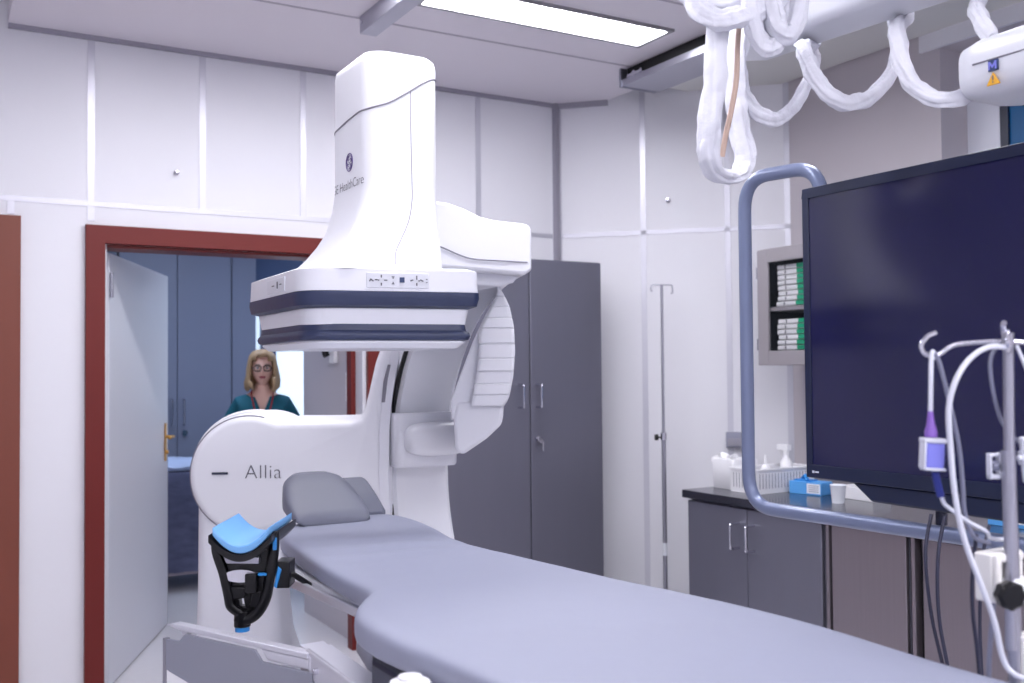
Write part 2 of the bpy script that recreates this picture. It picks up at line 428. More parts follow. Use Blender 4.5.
# ------------------------------------------------------------------ C-arm x-ray machine
r0 = V((.8660254, -.5, 0)); f0 = V((.5, .8660254, 0))
def G(u, v, z): return r0*u + f0*v + V((0, 0, z))
cm = thing('c_arm_scanner', 'large white C-arm x-ray machine with navy banded detector over the table head', 'x-ray machine', G(-.7, 3.6, 0))
# pedestal
secs = [(0, -1.16, -.70, 3.40, 3.9), (.25, -1.14, -.73, 3.42, 3.86), (.42, -1.12, -.78, 3.45, 3.8), (.56, -1.115, -.815, 3.47, 3.76), (.75, -1.112, -.83, 3.48, 3.74), (1.2, -1.108, -.83, 3.48, 3.74)]
b = MB(); b.rings([[G(x, y, z) for x, y in rrect((a+c)/2, (d+e)/2, (c-a)/2, (e-d)/2, .06)] for z, a, c, d, e in secs]); b.build('pedestal', M['white2'], cm)
# horizontal arm with its round end and blade
cu_, cz_, cr = -.915, 1.142, .213
out = [(cu_+cr*math.cos(math.radians(a)), cz_+cr*math.sin(math.radians(a))) for a in range(62, 305, 6)]
out += [(-.74, .955), (-.6, .94), (-.5, .9), (-.47, .8), (-.46, .35), (-.435, .35), (-.430, .7), (-.418, .98), (-.424, 1.14), (-.421, 1.29), (-.41, 1.41), (-.383, 1.55), (-.34, 1.7), (-.40, 1.74), (-.445, 1.62), (-.461, 1.575), (-.478, 1.53), (-.503, 1.42), (-.518, 1.365), (-.532, 1.341), (-.56, 1.333), (-.7, 1.332), (-.79, 1.333)]
cx_, cy_ = -.7, 1.15
def inset(p, d):   # inset outline by d (offset along local normals)
    n = len(p); res = []
    for i in range(n):
        a, c = V((*p[i-1], 0)), V((*p[(i+1) % n], 0)); t = (c-a)
        if t.length < 1e-9: t = V((1, 0, 0))
        t.normalize(); nn = V((-t.y, t.x, 0)); res.append((p[i][0]+nn.x*d, p[i][1]+nn.y*d))
    return res
L = [(0.0, 3.80), (0.0, 3.50), (.006, 3.472), (.02, 3.455), (.034, 3.45)]
b = MB(); b.rings([[G(u, v, z) for u, z in inset(out, d)] for d, v in L]); arm = b.build('swing_arm', M['white'], cm)
b = MB(); b.lathe([(.20, 0), (.216, .004), (.222, .02), (.222, .06), (.21, .1)], (0, 0, 0), n=48, axis='Y', m=Matrix.Translation(V((0, 0, 0))))
for v in b.bm.verts: v.co = G(cu_-.012+v.co.x, 3.55+v.co.y, cz_+v.co.z)
b.build('end_collar', M['white2'], arm)
b = MB(); b.tube([G(cu_+(cr-.008)*math.cos(math.radians(a)), 3.468, cz_+(cr-.008)*math.sin(math.radians(a))) for a in range(75, 296, 5)], .0022, 6); b.build('rim_seam', M['seam'], arm)
b = MB(); b.box(-1.038, -.984, 3.444, 3.452, 1.146, 1.154)
for v in b.bm.verts: v.co = G(*v.co)
b.build('indicator_slot', M['bezel'], arm)
b = MB(); b.tube([G(-1.062+.008*math.cos(t*PI/6), 3.462, 1.154+.011*math.sin(t*PI/6)) for t in range(12)], .0012, 5, closed=True); b.box(-1.064, -1.060, 3.459, 3.462, 1.149, 1.159)
for v in b.bm.verts[-8:] if False else []: pass
b.bm.verts.ensure_lookup_table()
for v in list(b.bm.verts)[-8:]: v.co = G(*v.co)
b.build('mark', M['darkmark'], arm)
mwT = Matrix((( r0.x, 0, -f0.x, 0), (r0.y, 0, -f0.y, 0), (0, 1, 0, 0), (0, 0, 0, 1)))
mwT.translation = G(-.862, 3.449, 1.152)
text_mesh('Allia', .069, 'lettering', M['darkmark'], mwT, arm, thin=-.0011, space=1.06)
# side strip of the blade
bl = [(-.430, .7), (-.418, .98), (-.424, 1.14), (-.421, 1.29), (-.41, 1.41), (-.383, 1.55), (-.36, 1.62)]
b = MB(); b.prism([(u-.005, z) for u, z in bl] + [(u-.04-.0*z, z) for u, z in reversed(bl)], lambda u, z: G(u, 3.452, z), lambda u, z: G(u, 3.444, z)); b.build('edge_strip', M['white2'], arm, bevel=.002)
b = MB(); b.prism([(-.452, 1.39), (-.44, 1.39), (-.43, 1.47), (-.419, 1.52), (-.43, 1.52), (-.445, 1.46)], lambda u, z: G(u, 3.446, z), lambda u, z: G(u, 3.441, z)); b.build('grip_recess', M['seam'], arm, bevel=.001)
# C arc
ax0, ax1 = 1.384, 1.612; ay, az = 2.6, 1.15; ri, ro = .65, .775
def arc_ring(a, x0, x1, ra, rb):
    c, s_ = math.cos(a), math.sin(a); bev = min(.018, (x1-x0)*.3)
    pts = [(x0+bev, ra), (x1-bev, ra), (x1, ra+bev), (x1, rb-bev), (x1-bev, rb), (x0+bev, rb), (x0, rb-bev), (x0, ra+bev)]
    return [V((x, ay+r*c, az+r*s_)) for x, r in pts]
b = MB(); b.rings([arc_ring(math.radians(82-157*k/48), ax0, ax1, ri, ro) for k in range(49)]); arc = b.build('c_arc', M['white'], cm)
b = MB(); b.rings([arc_ring(math.radians(40-100*k/40), ax0-.012, ax0+.002, ri-.003, ri+.012) for k in range(41)]); b.build('gap_shade_line', M['blackgap'], arc)  # thin black ring standing in for the shadow gap along the arc's edge
b = MB(); b.ell((1.49, ay+.1, az-.69), (.13, .13, .16), e=.6); b.ell((1.2, ay-.02, az-.7), (.3, .12, .1), e=.5); b.build('tube_housing', M['white2'], cm)
# carriage bracket
b = MB(); b.rings([[V((x, y, z)) for x, y in rrect(1.483, 3.3, h, .145, .025)] for z, h in ((1.165, .112), (1.173, .118), (1.345, .122), (1.352, .117))]); br = b.build('carriage', M['white2'], cm)
b = MB(); b.ell((1.512, 3.145, 1.262), (.122, .062, .058), e=.6, nu=28, nv=18); b.build('motor_boss', M['white'], br)
b = MB(); b.lathe([(.0, -.045), (.052, -.045), (.06, -.03), (.06, .02), (.05, .035), (0, .035)], (1.6, 3.22, 1.262), axis='X'); b.build('pivot_cap', M['white'], br)
# ribbed cable cover
def lerp_t(T, z):
    for (a, ua), (c, uc) in zip(T, T[1:]):
        if a <= z <= c: return ua + (uc-ua)*(z-a)/(c-a)
    return T[-1][1] if z > T[-1][0] else T[0][1]
RU = [(1.20, -.19), (1.228, -.165), (1.278, -.085), (1.33, -.032), (1.38, -.028), (1.41, -.010), (1.48, .004), (1.56, .01), (1.635, .007), (1.70, -.006), (1.735, -.022), (1.765, -.04)]
RL = [(1.2, -.16), (1.43, -.125), (1.53, -.108), (1.62, -.107), (1.67, -.082), (1.745, -.045), (1.77, -.045)]
PL = [(1.2, -.19), (1.30, -.20), (1.40, -.197), (1.49, -.165), (1.59, -.126), (1.67, -.088), (1.745, -.046), (1.77, -.046)]
rib_u = lambda z: lerp_t(RU, z)
b = MB()
zs = [1.385, 1.42, 1.455, 1.494, 1.535, 1.582, 1.632, 1.664, 1.70, 1.732, 1.765]
for i, (za, zb) in enumerate(zip(zs, zs[1:])):
    g_ = .0; dep = (.0, .004, .0, .004, .002, .006, .008, .002, .004, .0)[i % 10]
    rr = []
    for t, d in ((0, .0035), (.08, .0005), (.5, 0), (.92, .0005), (1, .0035)):
        z = za+g_+(zb-za-2*g_)*t; u0, u1 = lerp_t(RL, z), rib_u(z)
        rr.append([G(u, v, z) for u, v in rrect((u0+u1)/2, 3.335-dep/2, max((u1-u0)/2-d*.6, .004), .17-d+dep/2, min(.014, (u1-u0)*.4))])
    b.rings(rr)
cov = b.build('cable_cover', M['white'], cm)
zz = [1.34, 1.40, 1.45, 1.49, 1.54, 1.59, 1.63, 1.67, 1.71, 1.745]
b = MB(); b.prism([(lerp_t(PL, z), z) for z in zz] + [(rib_u(z)-.008, z) for z in reversed(zz)], lambda u, z: G(u, 3.20, z), lambda u, z: G(u, 3.48, z)); b.build('cover_plate', M['white2'], cov, bevel=.006)
b = MB(); b.prism([(-.185, 1.24), (-.16, 1.228), (-.085, 1.278), (-.034, 1.325), (-.03, 1.383), (-.128, 1.40), (-.178, 1.40), (-.19, 1.35)], lambda u, z: G(u, 3.195, z), lambda u, z: G(u, 3.48, z)); b.build('cover_foot', M['white2'], cov, bevel=.012, seg=3)
# offset top arm
op = [(1.1, 1.80), (1.54, 1.785), (1.565, 1.80), (1.565, 1.925), (1.55, 1.94), (1.43, 1.945), (1.385, 1.952), (1.33, 1.973), (1.28, 1.985), (1.1, 1.99)]
b = MB(); b.prism(op, lambda x, z: V((x, 2.58, z)), lambda x, z: V((x, 2.95, z))); ta = b.build('top_arm', M['white'], cm, bevel=.018, seg=4)
b = MB(); b.tube(spline([(1.19, 2.577, 1.862), (1.25, 2.577, 1.855), (1.31, 2.577, 1.835), (1.36, 2.577, 1.824), (1.45, 2.577, 1.823), (1.545, 2.579, 1.823)], 5), .002, 6); b.build('panel_seam', M['seam'], ta)
b = MB(); b.prism([(1.2, 1.80), (1.56, 1.80), (1.53, 1.765), (1.48, 1.752), (1.2, 1.76)], lambda x, z: V((x, 2.63, z)), lambda x, z: V((x, 2.92, z))); b.build('neck', M['white2'], ta, bevel=.012, seg=3)
# detector housing
HC = (.998, 2.545)
HQ = [(.777, 2.372), (1.222, 2.283), (1.27, 2.76), (.784, 2.90)]
HRAD = (1, .35, .6, .7)
def rpoly(pts, r, n=8):
    out = []; m = len(pts)
    for i in range(m):
        p = V((*pts[i], 0)); a = (V((*pts[i-1], 0))-p).normalized(); c = (V((*pts[(i+1) % m], 0))-p).normalized()
        for k in range(n+1):
            t = k/n; rr = r*HRAD[i]; q = (p+a*rr)*(1-t)**2 + p*2*t*(1-t) + (p+c*rr)*t*t; out.append((q.x, q.y))
    return out
def hs(hx, hy, r, z):
    kx, ky = (.222-hx)/.222, 0
    q = []
    for x, y in HQ:
        d = V((HC[0]-x, HC[1]-y, 0)); q.append((x+d.x*kx, y+d.y*kx))
    return [V((x, y, z)) for x, y in rpoly(q, r+.035)]
det = MB(); det.rings([hs(.205, .195, .045, 1.762), hs(.222, .212, .045, 1.755), hs(.224, .214, .045, 1.70), hs(.2, .19, .045, 1.69)]); det = det.build('detector_housing', M['white2'], cm)
b = MB(); b.rings([hs(.205, .195, .045, 1.702), hs(.226, .216, .046, 1.699), hs(.2265, .218, .046, 1.685), hs(.222, .212, .044, 1.664), hs(.206, .196, .04, 1.658)]); b.build('bumper_band', M['navy'], det)
b = MB(); b.rings([hs(.2, .19, .04, 1.662), hs(.206, .194, .04, 1.656), hs(.199, .184, .04, 1.612), hs(.185, .175, .04, 1.608)]); b.build('lower_housing', M['white2'], det)
b = MB(); b.rings([hs(.19, .18, .04, 1.622), hs(.200, .189, .042, 1.618), hs(.202, .190, .042, 1.602), hs(.208, .199, .044, 1.596), hs(.21, .201, .044, 1.588), hs(.207, .198, .044, 1.578), hs(.19, .18, .04, 1.574)]); b.build('bumper_band', M['navy'], det)
b = MB(); b.rings([hs(.198, .188, .04, 1.576), hs(.199, .189, .04, 1.571), hs(.185, .175, .035, 1.557)]); b.build('detector_plate', M['white'], det)
# control panels on the detector
def panel_m(a, c):   # local frame on one side of the housing: x along a->c, -y outwards
    a, c = V((*a, 0)), V((*c, 0)); x = (c-a).normalized(); y = V((-x.y, x.x, 0)); o = (a+c)/2
    return Matrix(((x.x, y.x, 0, o.x), (x.y, y.y, 0, o.y), (0, 0, 1, 0), (0, 0, 0, 1)))
mh = panel_m(HQ[0], HQ[1])
FY = .0025
mh = mh @ Matrix.Translation(V((-.054, 0, 0)))
cp = MB(); cp.box(-.015, .145, -FY-.0012, -FY+.004, 1.708, 1.746, mh); cp = cp.build('control_panel', M['boom'], det, bevel=.001)
b = MB(); b.box(.069, .081, -FY-.004, -FY, 1.722, 1.735, mh); b.build('stop_key', M['keyblue'], cp)
b = MB()
def dash(x, z, w, h, a=0.):
    m2 = mh @ Matrix.Translation(V((x, -FY-.002, z))) @ Matrix.Rotation(a, 4, 'Y'); b.box(-w/2, w/2, -.001, .001, -h/2, h/2, m2)
for x, z, w, h, a in ((-.002, 1.727, .010, .003, .6), (-.006, 1.727, .003, .008, .6), (.009, 1.728, .007, .003, 0), (.022, 1.737, .003, .007, 0), (.022, 1.717, .003, .007, 0), (.033, 1.727, .008, .0025, 0), (.015, 1.727, .003, .003, 0),
                      (.052, 1.736, .007, .002, 0), (.052, 1.733, .002, .004, 0), (.052, 1.718, .007, .002, 0), (.052, 1.721, .002, .004, 0),
                      (.1, 1.728, .008, .003, -.3), (.113, 1.735, .003, .01, 0), (.113, 1.718, .003, .007, 0), (.126, 1.728, .009, .003, .4), (.119, 1.727, .003, .003, 0), (.139, 1.731, .004, .002, 0), (.139, 1.723, .004, .002, 0)):
    dash(x, z, w, h, a)
b.build('key_symbols', M['darkmark'], cp)
ml = panel_m(HQ[3], HQ[0])
cp2 = MB(); cp2.box(-.04, .12, -FY-.0012, -FY+.004, 1.708, 1.745, ml); cp2 = cp2.build('control_panel', M['boom'], det, bevel=.001)
for x, z, w_, h_ in ((.06, 1.727, .007, .018), (.02, 1.727, .02, .0025), (.09, 1.727, .016, .0025)):
    b = MB(); b.box(x-w_/2, x+w_/2, -FY-.0028, -FY, z-h_/2, z+h_/2, ml); b.build('key_symbol', M['darkmark'], cp2)
# detector tower, flaring into the housing
T = [(1.756, .822, 1.172, 2.345, 2.76, .07), (1.766, .845, 1.174, 2.352, 2.755, .07), (1.806, .888, 1.180, 2.372, 2.745, .065), (1.846, .922, 1.184, 2.392, 2.74, .06), (1.886, .947, 1.187, 2.41, 2.735, .06), (1.95, .967, 1.19, 2.425, 2.735, .06), (2.0, .975, 1.192, 2.43, 2.735, .06), (2.15, .976, 1.194, 2.435, 2.735, .06), (2.325, .976, 1.194, 2.435, 2.735, .06), (2.343, .979, 1.191, 2.44, 2.732, .058), (2.352, .99, 1.18, 2.45, 2.72, .05)]
b = MB(); b.rings([[V((x, y, z)) for x, y in rrect((x0+x1)/2, (y0+y1)/2, (x1-x0)/2, (y1-y0)/2, r, 8)] for z, x0, x1, y0, y1, r in T])
bmt = b.bm.copy(); bmesh.ops.triangulate(bmt, faces=bmt.faces[:]); bvh = BVHTree.FromBMesh(bmt); bmt.free()
tw = b.build('detector_tower', M['white'], cm, smooth=50)
def snapT(p, off=.0008):
    c, n, i, d = bvh.find_nearest(p); dd = V((c.x-1.085, c.y-2.58, 0)).normalized(); return c + dd*off
# dividing line between cap and tower: heights along the outline from back-left to front-right
lp = [(.976, 2.72, 2.172), (.976, 2.6, 2.186), (.976, 2.52, 2.192), (.985, 2.455, 2.195), (1.03, 2.435, 2.208), (1.08, 2.435, 2.238), (1.13, 2.435, 2.272), (1.168, 2.44, 2.292), (1.194, 2.48, 2.297), (1.197, 2.6, 2.297), (1.197, 2.7, 2.297)]
b = MB(); b.tube([snapT(p, .0004) for p in spline(lp, 8)], .0024, 6); b.build('cap_seam', M['seam'], tw)
lp = [(1.098, 2.44, 2.25), (1.098, 2.44, 2.1), (1.098, 2.44, 1.98), (1.092, 2.435, 1.93), (1.075, 2.42, 1.88), (1.05, 2.40, 1.84), (1.025, 2.38, 1.80), (1.015, 2.36, 1.76)]
b = MB(); b.tube([snapT(p, .0) for p in spline(lp, 8)], .0013, 6); b.build('panel_seam', M['seam'], tw)
# maker's lettering and roundel on the tower's side
mwL = Matrix(((0, 0, -1, .9755), (-1, 0, 0, 2.585), (0, 1, 0, 2.008), (0, 0, 0, 1)))
text_mesh('GE HealthCare', .037, 'lettering', M['darkmark'], mwL, tw, snap=snapT, thin=-.0004)
b = MB(); lc = V((.9755, 2.57, 2.07))
def lpt(y, z): return lc + V((-.0006, -y, z))
R_ = .024
b.tube([lpt(R_*math.cos(t*PI/16), R_*math.sin(t*PI/16)) for t in range(32)], .0016, 5, closed=True)
b.tube([lpt((R_-.005)*math.cos(t*PI/16), (R_-.005)*math.sin(t*PI/16)) for t in range(32)], .0008, 5, closed=True)
for k in range(4):
    a = k*PI/2
    b.tube([lpt(.0165*math.cos(a+t*.12)*(1-.03*t), .0165*math.sin(a+t*.12)*(1-.03*t)) for t in range(10)], .0012, 5)
b.build('roundel', M['purple'], tw)
mwL2 = mwL.copy(); mwL2.translation = V((.9752, 2.57, 2.07))
text_mesh('GE', .022, 'monogram', M['purple'], mwL2, tw, shear=.25, snap=snapT)

# ------------------------------------------------------------------ patient table
pt = thing('patient_table', 'white patient table frame carrying the long grey mattress', 'operating table', (.95, 1.4, 0))
def tx(x, y): return V((x + (1.6-y)*.075, y, 0))
b = MB(); b.prism([(.80, 2.78), (1.11, 2.78), (1.16, 1.85), (1.2, -.3), (.66, -.3), (.66, 1.7), (.77, 1.85)], lambda x, y: tx(x+.03, y)+V((0, 0, .99)), lambda x, y: tx(x+.03, y)+V((0, 0, 1.012))); b.build('tabletop', M['white2'], pt, bevel=.005)
for sgn, xs in ((-1, (.795, .78)), (1, (1.16, 1.18))):
    b = MB()
    p0, p1 = tx(xs[0], 2.62), tx(xs[0]-.0, 1.86)
    m2 = lambda p, z: V((p.x, p.y, z))
    d = V((-.012*sgn*-1, 0, 0))
    b.prism([(p0.x-.006, p0.y), (p0.x+.006, p0.y), (p1.x+.006, p1.y), (p1.x-.006, p1.y)], lambda x, y: V((x, y, .985)), lambda x, y: V((x, y, 1.006)))
    b.build('side_rail', M['alu'], pt, bevel=.002)
b = MB(); b.rings([[V((x, y, z)) for x, y in rrect(1.0, .75, hx, hy, .08)] for z, hx, hy in ((.0, .3, .5), (.1, .28, .48), (.13, .2, .3), (.82, .17, .27), (.84, .22, .5), (.95, .22, .6), (1.0, .22, .6))]); b.build('pedestal', M['white2'], pt)
b = MB(); b.prism([(.668, 1.66), (.70, 1.74), (.78, 1.74), (.78, .1), (.70, .1)], lambda x, y: V((x, y, .942)), lambda x, y: V((x, y, .988))); b.build('frame_cover', M['bezel'], pt, bevel=.006)
b = MB(); b.lathe([(0, -.042), (.028, -.042), (.036, -.015), (.036, .01), (.03, .022), (.018, .026), (.018, .03), (0, .031)], (.618, 1.385, 1.012)); b.cyl((.618, 1.385, .98), (.74, 1.42, .972), .011); kn = b.build('control_knob', M['whiteplast'], pt)
b = MB(); b.tube([(.76, 1.9, .945), (.74, 1.78, .935), (.735, 1.72, .93)], .028, 14); b.build('rail_bolster', M['shieldgrey'], pt)

# mattress: sections from head to foot (y, left x, right x, top z)
S = [(2.835, .99, 1.10, 1.055), (2.815, .93, 1.14, 1.067), (2.77, .86, 1.165, 1.07), (2.70, .80, 1.175, 1.072), (2.62, .77, 1.178, 1.072), (2.5, .755, 1.172, 1.07), (2.36, .743, 1.157, 1.064), (2.2, .732, 1.15, 1.064), (2.05, .725, 1.158, 1.067), (1.92, .72, 1.168, 1.07), (1.84, .706, 1.177, 1.072), (1.79, .675, 1.182, 1.073), (1.73, .638, 1.190, 1.074), (1.66, .612, 1.202, 1.074), (1.58, .606, 1.218, 1.074), (1.525, .609, 1.228, 1.074), (1.455, .618, 1.240, 1.073), (1.38, .632, 1.252, 1.072), (1.2, .65, 1.27, 1.07), (.95, .665, 1.276, 1.066), (.6, .68, 1.286, 1.066), (.1, .71, 1.30, 1.066), (-.3, .73, 1.32, 1.066), (-.34, .76, 1.29, 1.06)]
def catm(f, n=6):
    out = []
    for i in range(len(f)-1):
        p0, p1, p2, p3 = f[max(i-1, 0)], f[i], f[i+1], f[min(i+2, len(f)-1)]
        for k in range(n):
            t = k/n
            out.append(tuple(.5*((2*b_)+(c_-a_)*t+(2*a_-5*b_+4*c_-d_)*t*t+(3*b_-a_-3*c_+d_)*t**3) for a_, b_, c_, d_ in zip(p0, p1, p2, p3)))
    out.append(f[-1]); return out
b = MB(); rg = []
for (y, xl, xr, zt) in catm(S):
    w = (xr-xl)/2; c = (xl+xr)/2; zb = 1.012; h = (zt-zb)/2; zc = (zt+zb)/2
    ring = []
    for k in range(44):
        th = 2*PI*k/44; e = .3
        cx, sx = math.cos(th), math.sin(th)
        X = c + .026 + w*math.copysign(abs(cx)**.13, cx)
        Z = zc + h*math.copysign(abs(sx)**.55, sx)
        if sx > 0:
            q = (X-c-.026)/max(w, .01)
            Z += .0055*math.exp(-((y-2.28)/.16)**2)*math.sin(y*52+q*1.2)*(1-q*q) + .0015*math.sin(y*9+X*7)
        ring.append(V((X, y, Z)))
    rg.append(ring)
b.rings(rg); tag(b.build('mattress', M['pad'], smooth=60), 'long blue-grey mattress with a narrow head end on the patient table', 'mattress')
# head cushion and wedge
b = MB(); rg = []
hc = V((.978, 2.80, 0)); fw = V((.05, 1, 0)).normalized(); sw = V((1, -.05, 0)).normalized()
for t, hw, z0, z1 in ((-.12, .092, 1.072, 1.078), (-.115, .103, 1.072, 1.088), (-.08, .11, 1.073, 1.108), (-.02, .114, 1.073, 1.135), (.05, .108, 1.073, 1.171), (.10, .095, 1.073, 1.192), (.13, .076, 1.076, 1.196), (.15, .055, 1.088, 1.178), (.158, .03, 1.105, 1.165)):
    ring = []
    for k in range(32):
        th = 2*PI*k/32; cx, sx = math.cos(th), math.sin(th)
        X = hw*math.copysign(abs(cx)**.5, cx); Z = (z0+z1)/2 + (z1-z0)/2*math.copysign(abs(sx)**.55, sx)
        ring.append(hc + fw*t + sw*X + V((0, 0, Z)))
    rg.append(ring)
b.rings(rg); tag(b.build('head_cushion', M['padgrey'], smooth=60), 'grey rounded wedge head cushion at the head end of the table', 'cushion')
b = MB(); rg = []
hc2 = V((1.122, 2.90, 0))
for t, hw, z1 in ((-.1, .05, 1.078), (-.09, .058, 1.09), (.0, .06, 1.13), (.07, .058, 1.16), (.08, .05, 1.165)):
    rg.append([hc2 + fw*t + sw*x + V((0, 0, z)) for x, z in ((-hw, 1.068), (hw, 1.068), (hw, z1-.012), (hw-.012, z1), (-hw+.012, z1), (-hw, z1-.012))])
b.rings(rg); tag(b.build('foam_wedge', M['padgrey'], bevel=.004), 'small grey foam wedge tucked behind the right of the head cushion', 'foam wedge')

# ------------------------------------------------------------------ arm cradle clamped to the table rail
ac = thing('arm_cradle', 'black clamp-on arm cradle with a light blue gel pad at the table side', 'arm support', (.72, 2.28, .99))
def A(u, v, z): return G(u, v, z)
uc, vc = -.610, 2.30
b = MB(); rg = []; nx = 18
def cradle_z(s_): return 1.096 + .042*abs(s_)**2.0
for dv, dz in ((-.045, -.004), (.0, 0), (.06, .004), (.11, .008)):
    top, bot = [], []
    for k in range(nx+1):
        s_ = -1+2*k/nx
        uu = uc + .0 + s_*.064 + (.012*dv/.1)
        zz = cradle_z(s_) + dz
        top.append(A(uu, vc+dv, zz+.016)); bot.append(A(uu, vc+dv, zz-.002))
    rg.append(top + bot[::-1])
b.rings(rg); b.build('gel_pad', M['gel'], ac, bevel=.003, smooth=60)
b = MB(); rg = []
for dv, dz in ((-.048, -.004), (.0, 0), (.06, .004), (.115, .008)):
    top, bot = [], []
    for k in range(nx+1):
        s_ = -1+2*k/nx; uu = uc + s_*.071 + (.012*dv/.1); zz = cradle_z(s_*1.02) + dz - .003
        top.append(A(uu, vc+dv, zz)); bot.append(A(uu*1 , vc+dv, zz-.016))
    rg.append(top + bot[::-1])
b.rings(rg); sh = b.build('cradle_shell', M['black'], ac, smooth=60)
# tapering yoke: two side straps that meet below, back plate and cross pieces
b = MB()
b.tube(spline([A(uc-.07, vc-.01, 1.128), A(uc-.069, vc-.012, 1.09), A(uc-.053, vc-.012, 1.04), A(uc-.042, vc-.012, .99), A(uc-.036, vc-.012, .965), A(uc-.012, vc-.012, .948)], 6), .0085, 10, flat=1.4)
b.tube(spline([A(uc+.062, vc-.01, 1.135), A(uc+.062, vc-.012, 1.09), A(uc+.052, vc-.012, 1.03), A(uc+.044, vc-.012, .985), A(uc+.024, vc-.012, .95), A(uc-.002, vc-.012, .936), A(uc-.024, vc-.012, .944)], 6), .0095, 10, flat=1.4)
fa = lambda u, z: A(u, vc+.02, z); fb = lambda u, z: A(u, vc-.006, z)
b.prism([(uc-.066, 1.10), (uc+.06, 1.10), (uc+.05, 1.02), (uc+.044, 1.0), (uc-.044, 1.0), (uc-.054, 1.04)], fa, fb)
b.prism([(uc-.044, 1.001), (uc-.022, 1.001), (uc-.016, .955), (uc-.034, .965)], fa, fb)
b.prism([(uc-.012, 1.001), (uc+.044, 1.001), (uc+.03, .958), (uc+.004, .95), (uc-.006, .965)], fa, fb)
b.prism([(uc-.034, .966), (uc+.03, .96), (uc+.01, .938), (uc-.022, .94)], fa, fb)
b.build('yoke', M['black'], ac, bevel=.002)
b = MB(); b.prism([(uc-.053, 1.085), (uc+.03, 1.078), (uc+.03, 1.062), (uc-.045, 1.064)], lambda u, z: A(u, vc-.02, z), lambda u, z: A(u, vc+.014, z)); b.build('metal_band', M['satin'], ac, bevel=.002)
b = MB(); b.lathe([(0, -.006), (.038, -.006), (.042, 0), (.038, .006), (0, .006)], (0, 0, 0), axis='Y', n=28)
for v in b.bm.verts: v.co = A(uc-.012+v.co.x*1.0, vc-.012+v.co.y, 1.035+v.co.z*.38)
b.build('lock_plate', M['chrome'], ac)
b = MB(); b.box(-.012, .014, -.03, -.005, -.022, .022)
for v in b.bm.verts: v.co = A(uc+.012+v.co.x, vc+v.co.y, 1.02+v.co.z)
b.build('release_catch', M['black'], ac, bevel=.003)
b = MB(); b.prism([(uc-.04, 1.01), (uc+.0, 1.01), (uc-.002, .985), (uc-.03, .98)], lambda u, z: A(u, vc-.016, z), lambda u, z: A(u, vc+.01, z)); b.prism([(uc+.012, 1.0), (uc+.034, 1.0), (uc+.03, .962), (uc+.006, .965)], lambda u, z: A(u, vc-.016, z), lambda u, z: A(u, vc+.01, z)); b.build('lower_clasp', M['black'], ac, bevel=.003)
b = MB(); b.cyl(A(uc-.012, vc-.004, .955), A(uc-.012, vc-.004, .918), .018, .019, 18); b.build('foot_socket', M['black'], ac, bevel=.002)
b = MB(); b.cyl(A(uc-.012, vc-.004, .918), A(uc-.012, vc-.004, .908), .0165, .0165, 18); b.build('blue_stop', M['bluepart'], ac)
for n_, pts in (('blue_lever', [(uc+.062, 1.122, -.024), (uc+.071, 1.122, -.024), (uc+.071, 1.094, -.024), (uc+.062, 1.094, -.024)]), ('blue_lever', [(uc+.028, 1.042, -.024), (uc+.048, 1.042, -.024), (uc+.048, 1.036, -.024), (uc+.028, 1.036, -.024)]), ('blue_lever', [(uc+.072, 1.055, -.014), (uc+.08, 1.048, -.014), (uc+.068, 1.005, -.014), (uc+.062, 1.01, -.014)])):
    b = MB(); b.prism([(p[0], p[1]) for p in pts], lambda u, z: A(u, vc+pts[0][2], z), lambda u, z: A(u, vc+pts[0][2]+.012, z)); b.build(n_, M['bluepart'], ac, bevel=.0015)
b = MB(); b.box(-.02, .012, -.03, .03, -.03, .03)
for v in b.bm.verts: v.co = A(uc+.085+v.co.x, vc+.02+v.co.y, 1.035+v.co.z)
b.tube([A(uc+.05, vc+.005, 1.05), A(uc+.1, vc+.02, 1.03), A(uc+.135, vc+.05, .997)], .007)
b.build('rail_clamp', M['black'], ac, bevel=.004)

# ------------------------------------------------------------------ rail shield at the lower left
rs = thing('rail_shield', 'grey side shield panel hung from a pale rail beside the table', 'side shield', (.55, 2.0, .7))
e0, e1 = V((.452, 2.24, .955)), V((.632, 1.885, .95)); ed = (e1-e0).normalized(); en = V((ed.y, -ed.x, 0)).normalized(); 
def E_(t, n, z): return e0 + ed*t + en*n + V((0, 0, z))
b = MB(); b.prism([(-.02, .0), (.0, .006), (.40, .006), (.40, -.005), (.02, -.005)], lambda t, z: E_(t, -.012, z), lambda t, z: E_(t, .012, z)); b.prism([(.27, -.006), (.40, -.006), (.40, -.026), (.29, -.026)], lambda t, z: E_(t, -.010, z), lambda t, z: E_(t, .010, z)); b.prism([(.02, -.004), (.05, -.004), (.04, -.016), (.03, -.016)], lambda t, z: E_(t, -.008, z), lambda t, z: E_(t, .008, z)); b.build('top_rail', M['alu'], rs, bevel=.002)
b = MB(); b.prism([(-.02, -.028), (.03, -.026), (.05, -.008), (.26, -.008), (.28, -.028), (.42, -.028), (.42, -.2), (.28, -.155), (.0, -.095), (-.015, -.09)], lambda t, z: E_(t, .018, z), lambda t, z: E_(t, .012, z)); b.build('shield_panel', M['shieldgrey'], rs)
b = MB(); b.prism([(-.015, -.09), (.0, -.095), (.28, -.155), (.42, -.2), (.42, -.5), (-.012, -.5)], lambda t, z: E_(t, .016, z), lambda t, z: E_(t, .012, z)); b.build('lower_skirt', M['whiteplast'], rs)
b = MB(); b.box(-.02, -.012, .008, .02, -.5, -.026)
for v in b.bm.verts: v.co = E_(*v.co)
b.build('edge_profile', M['seam'], rs)
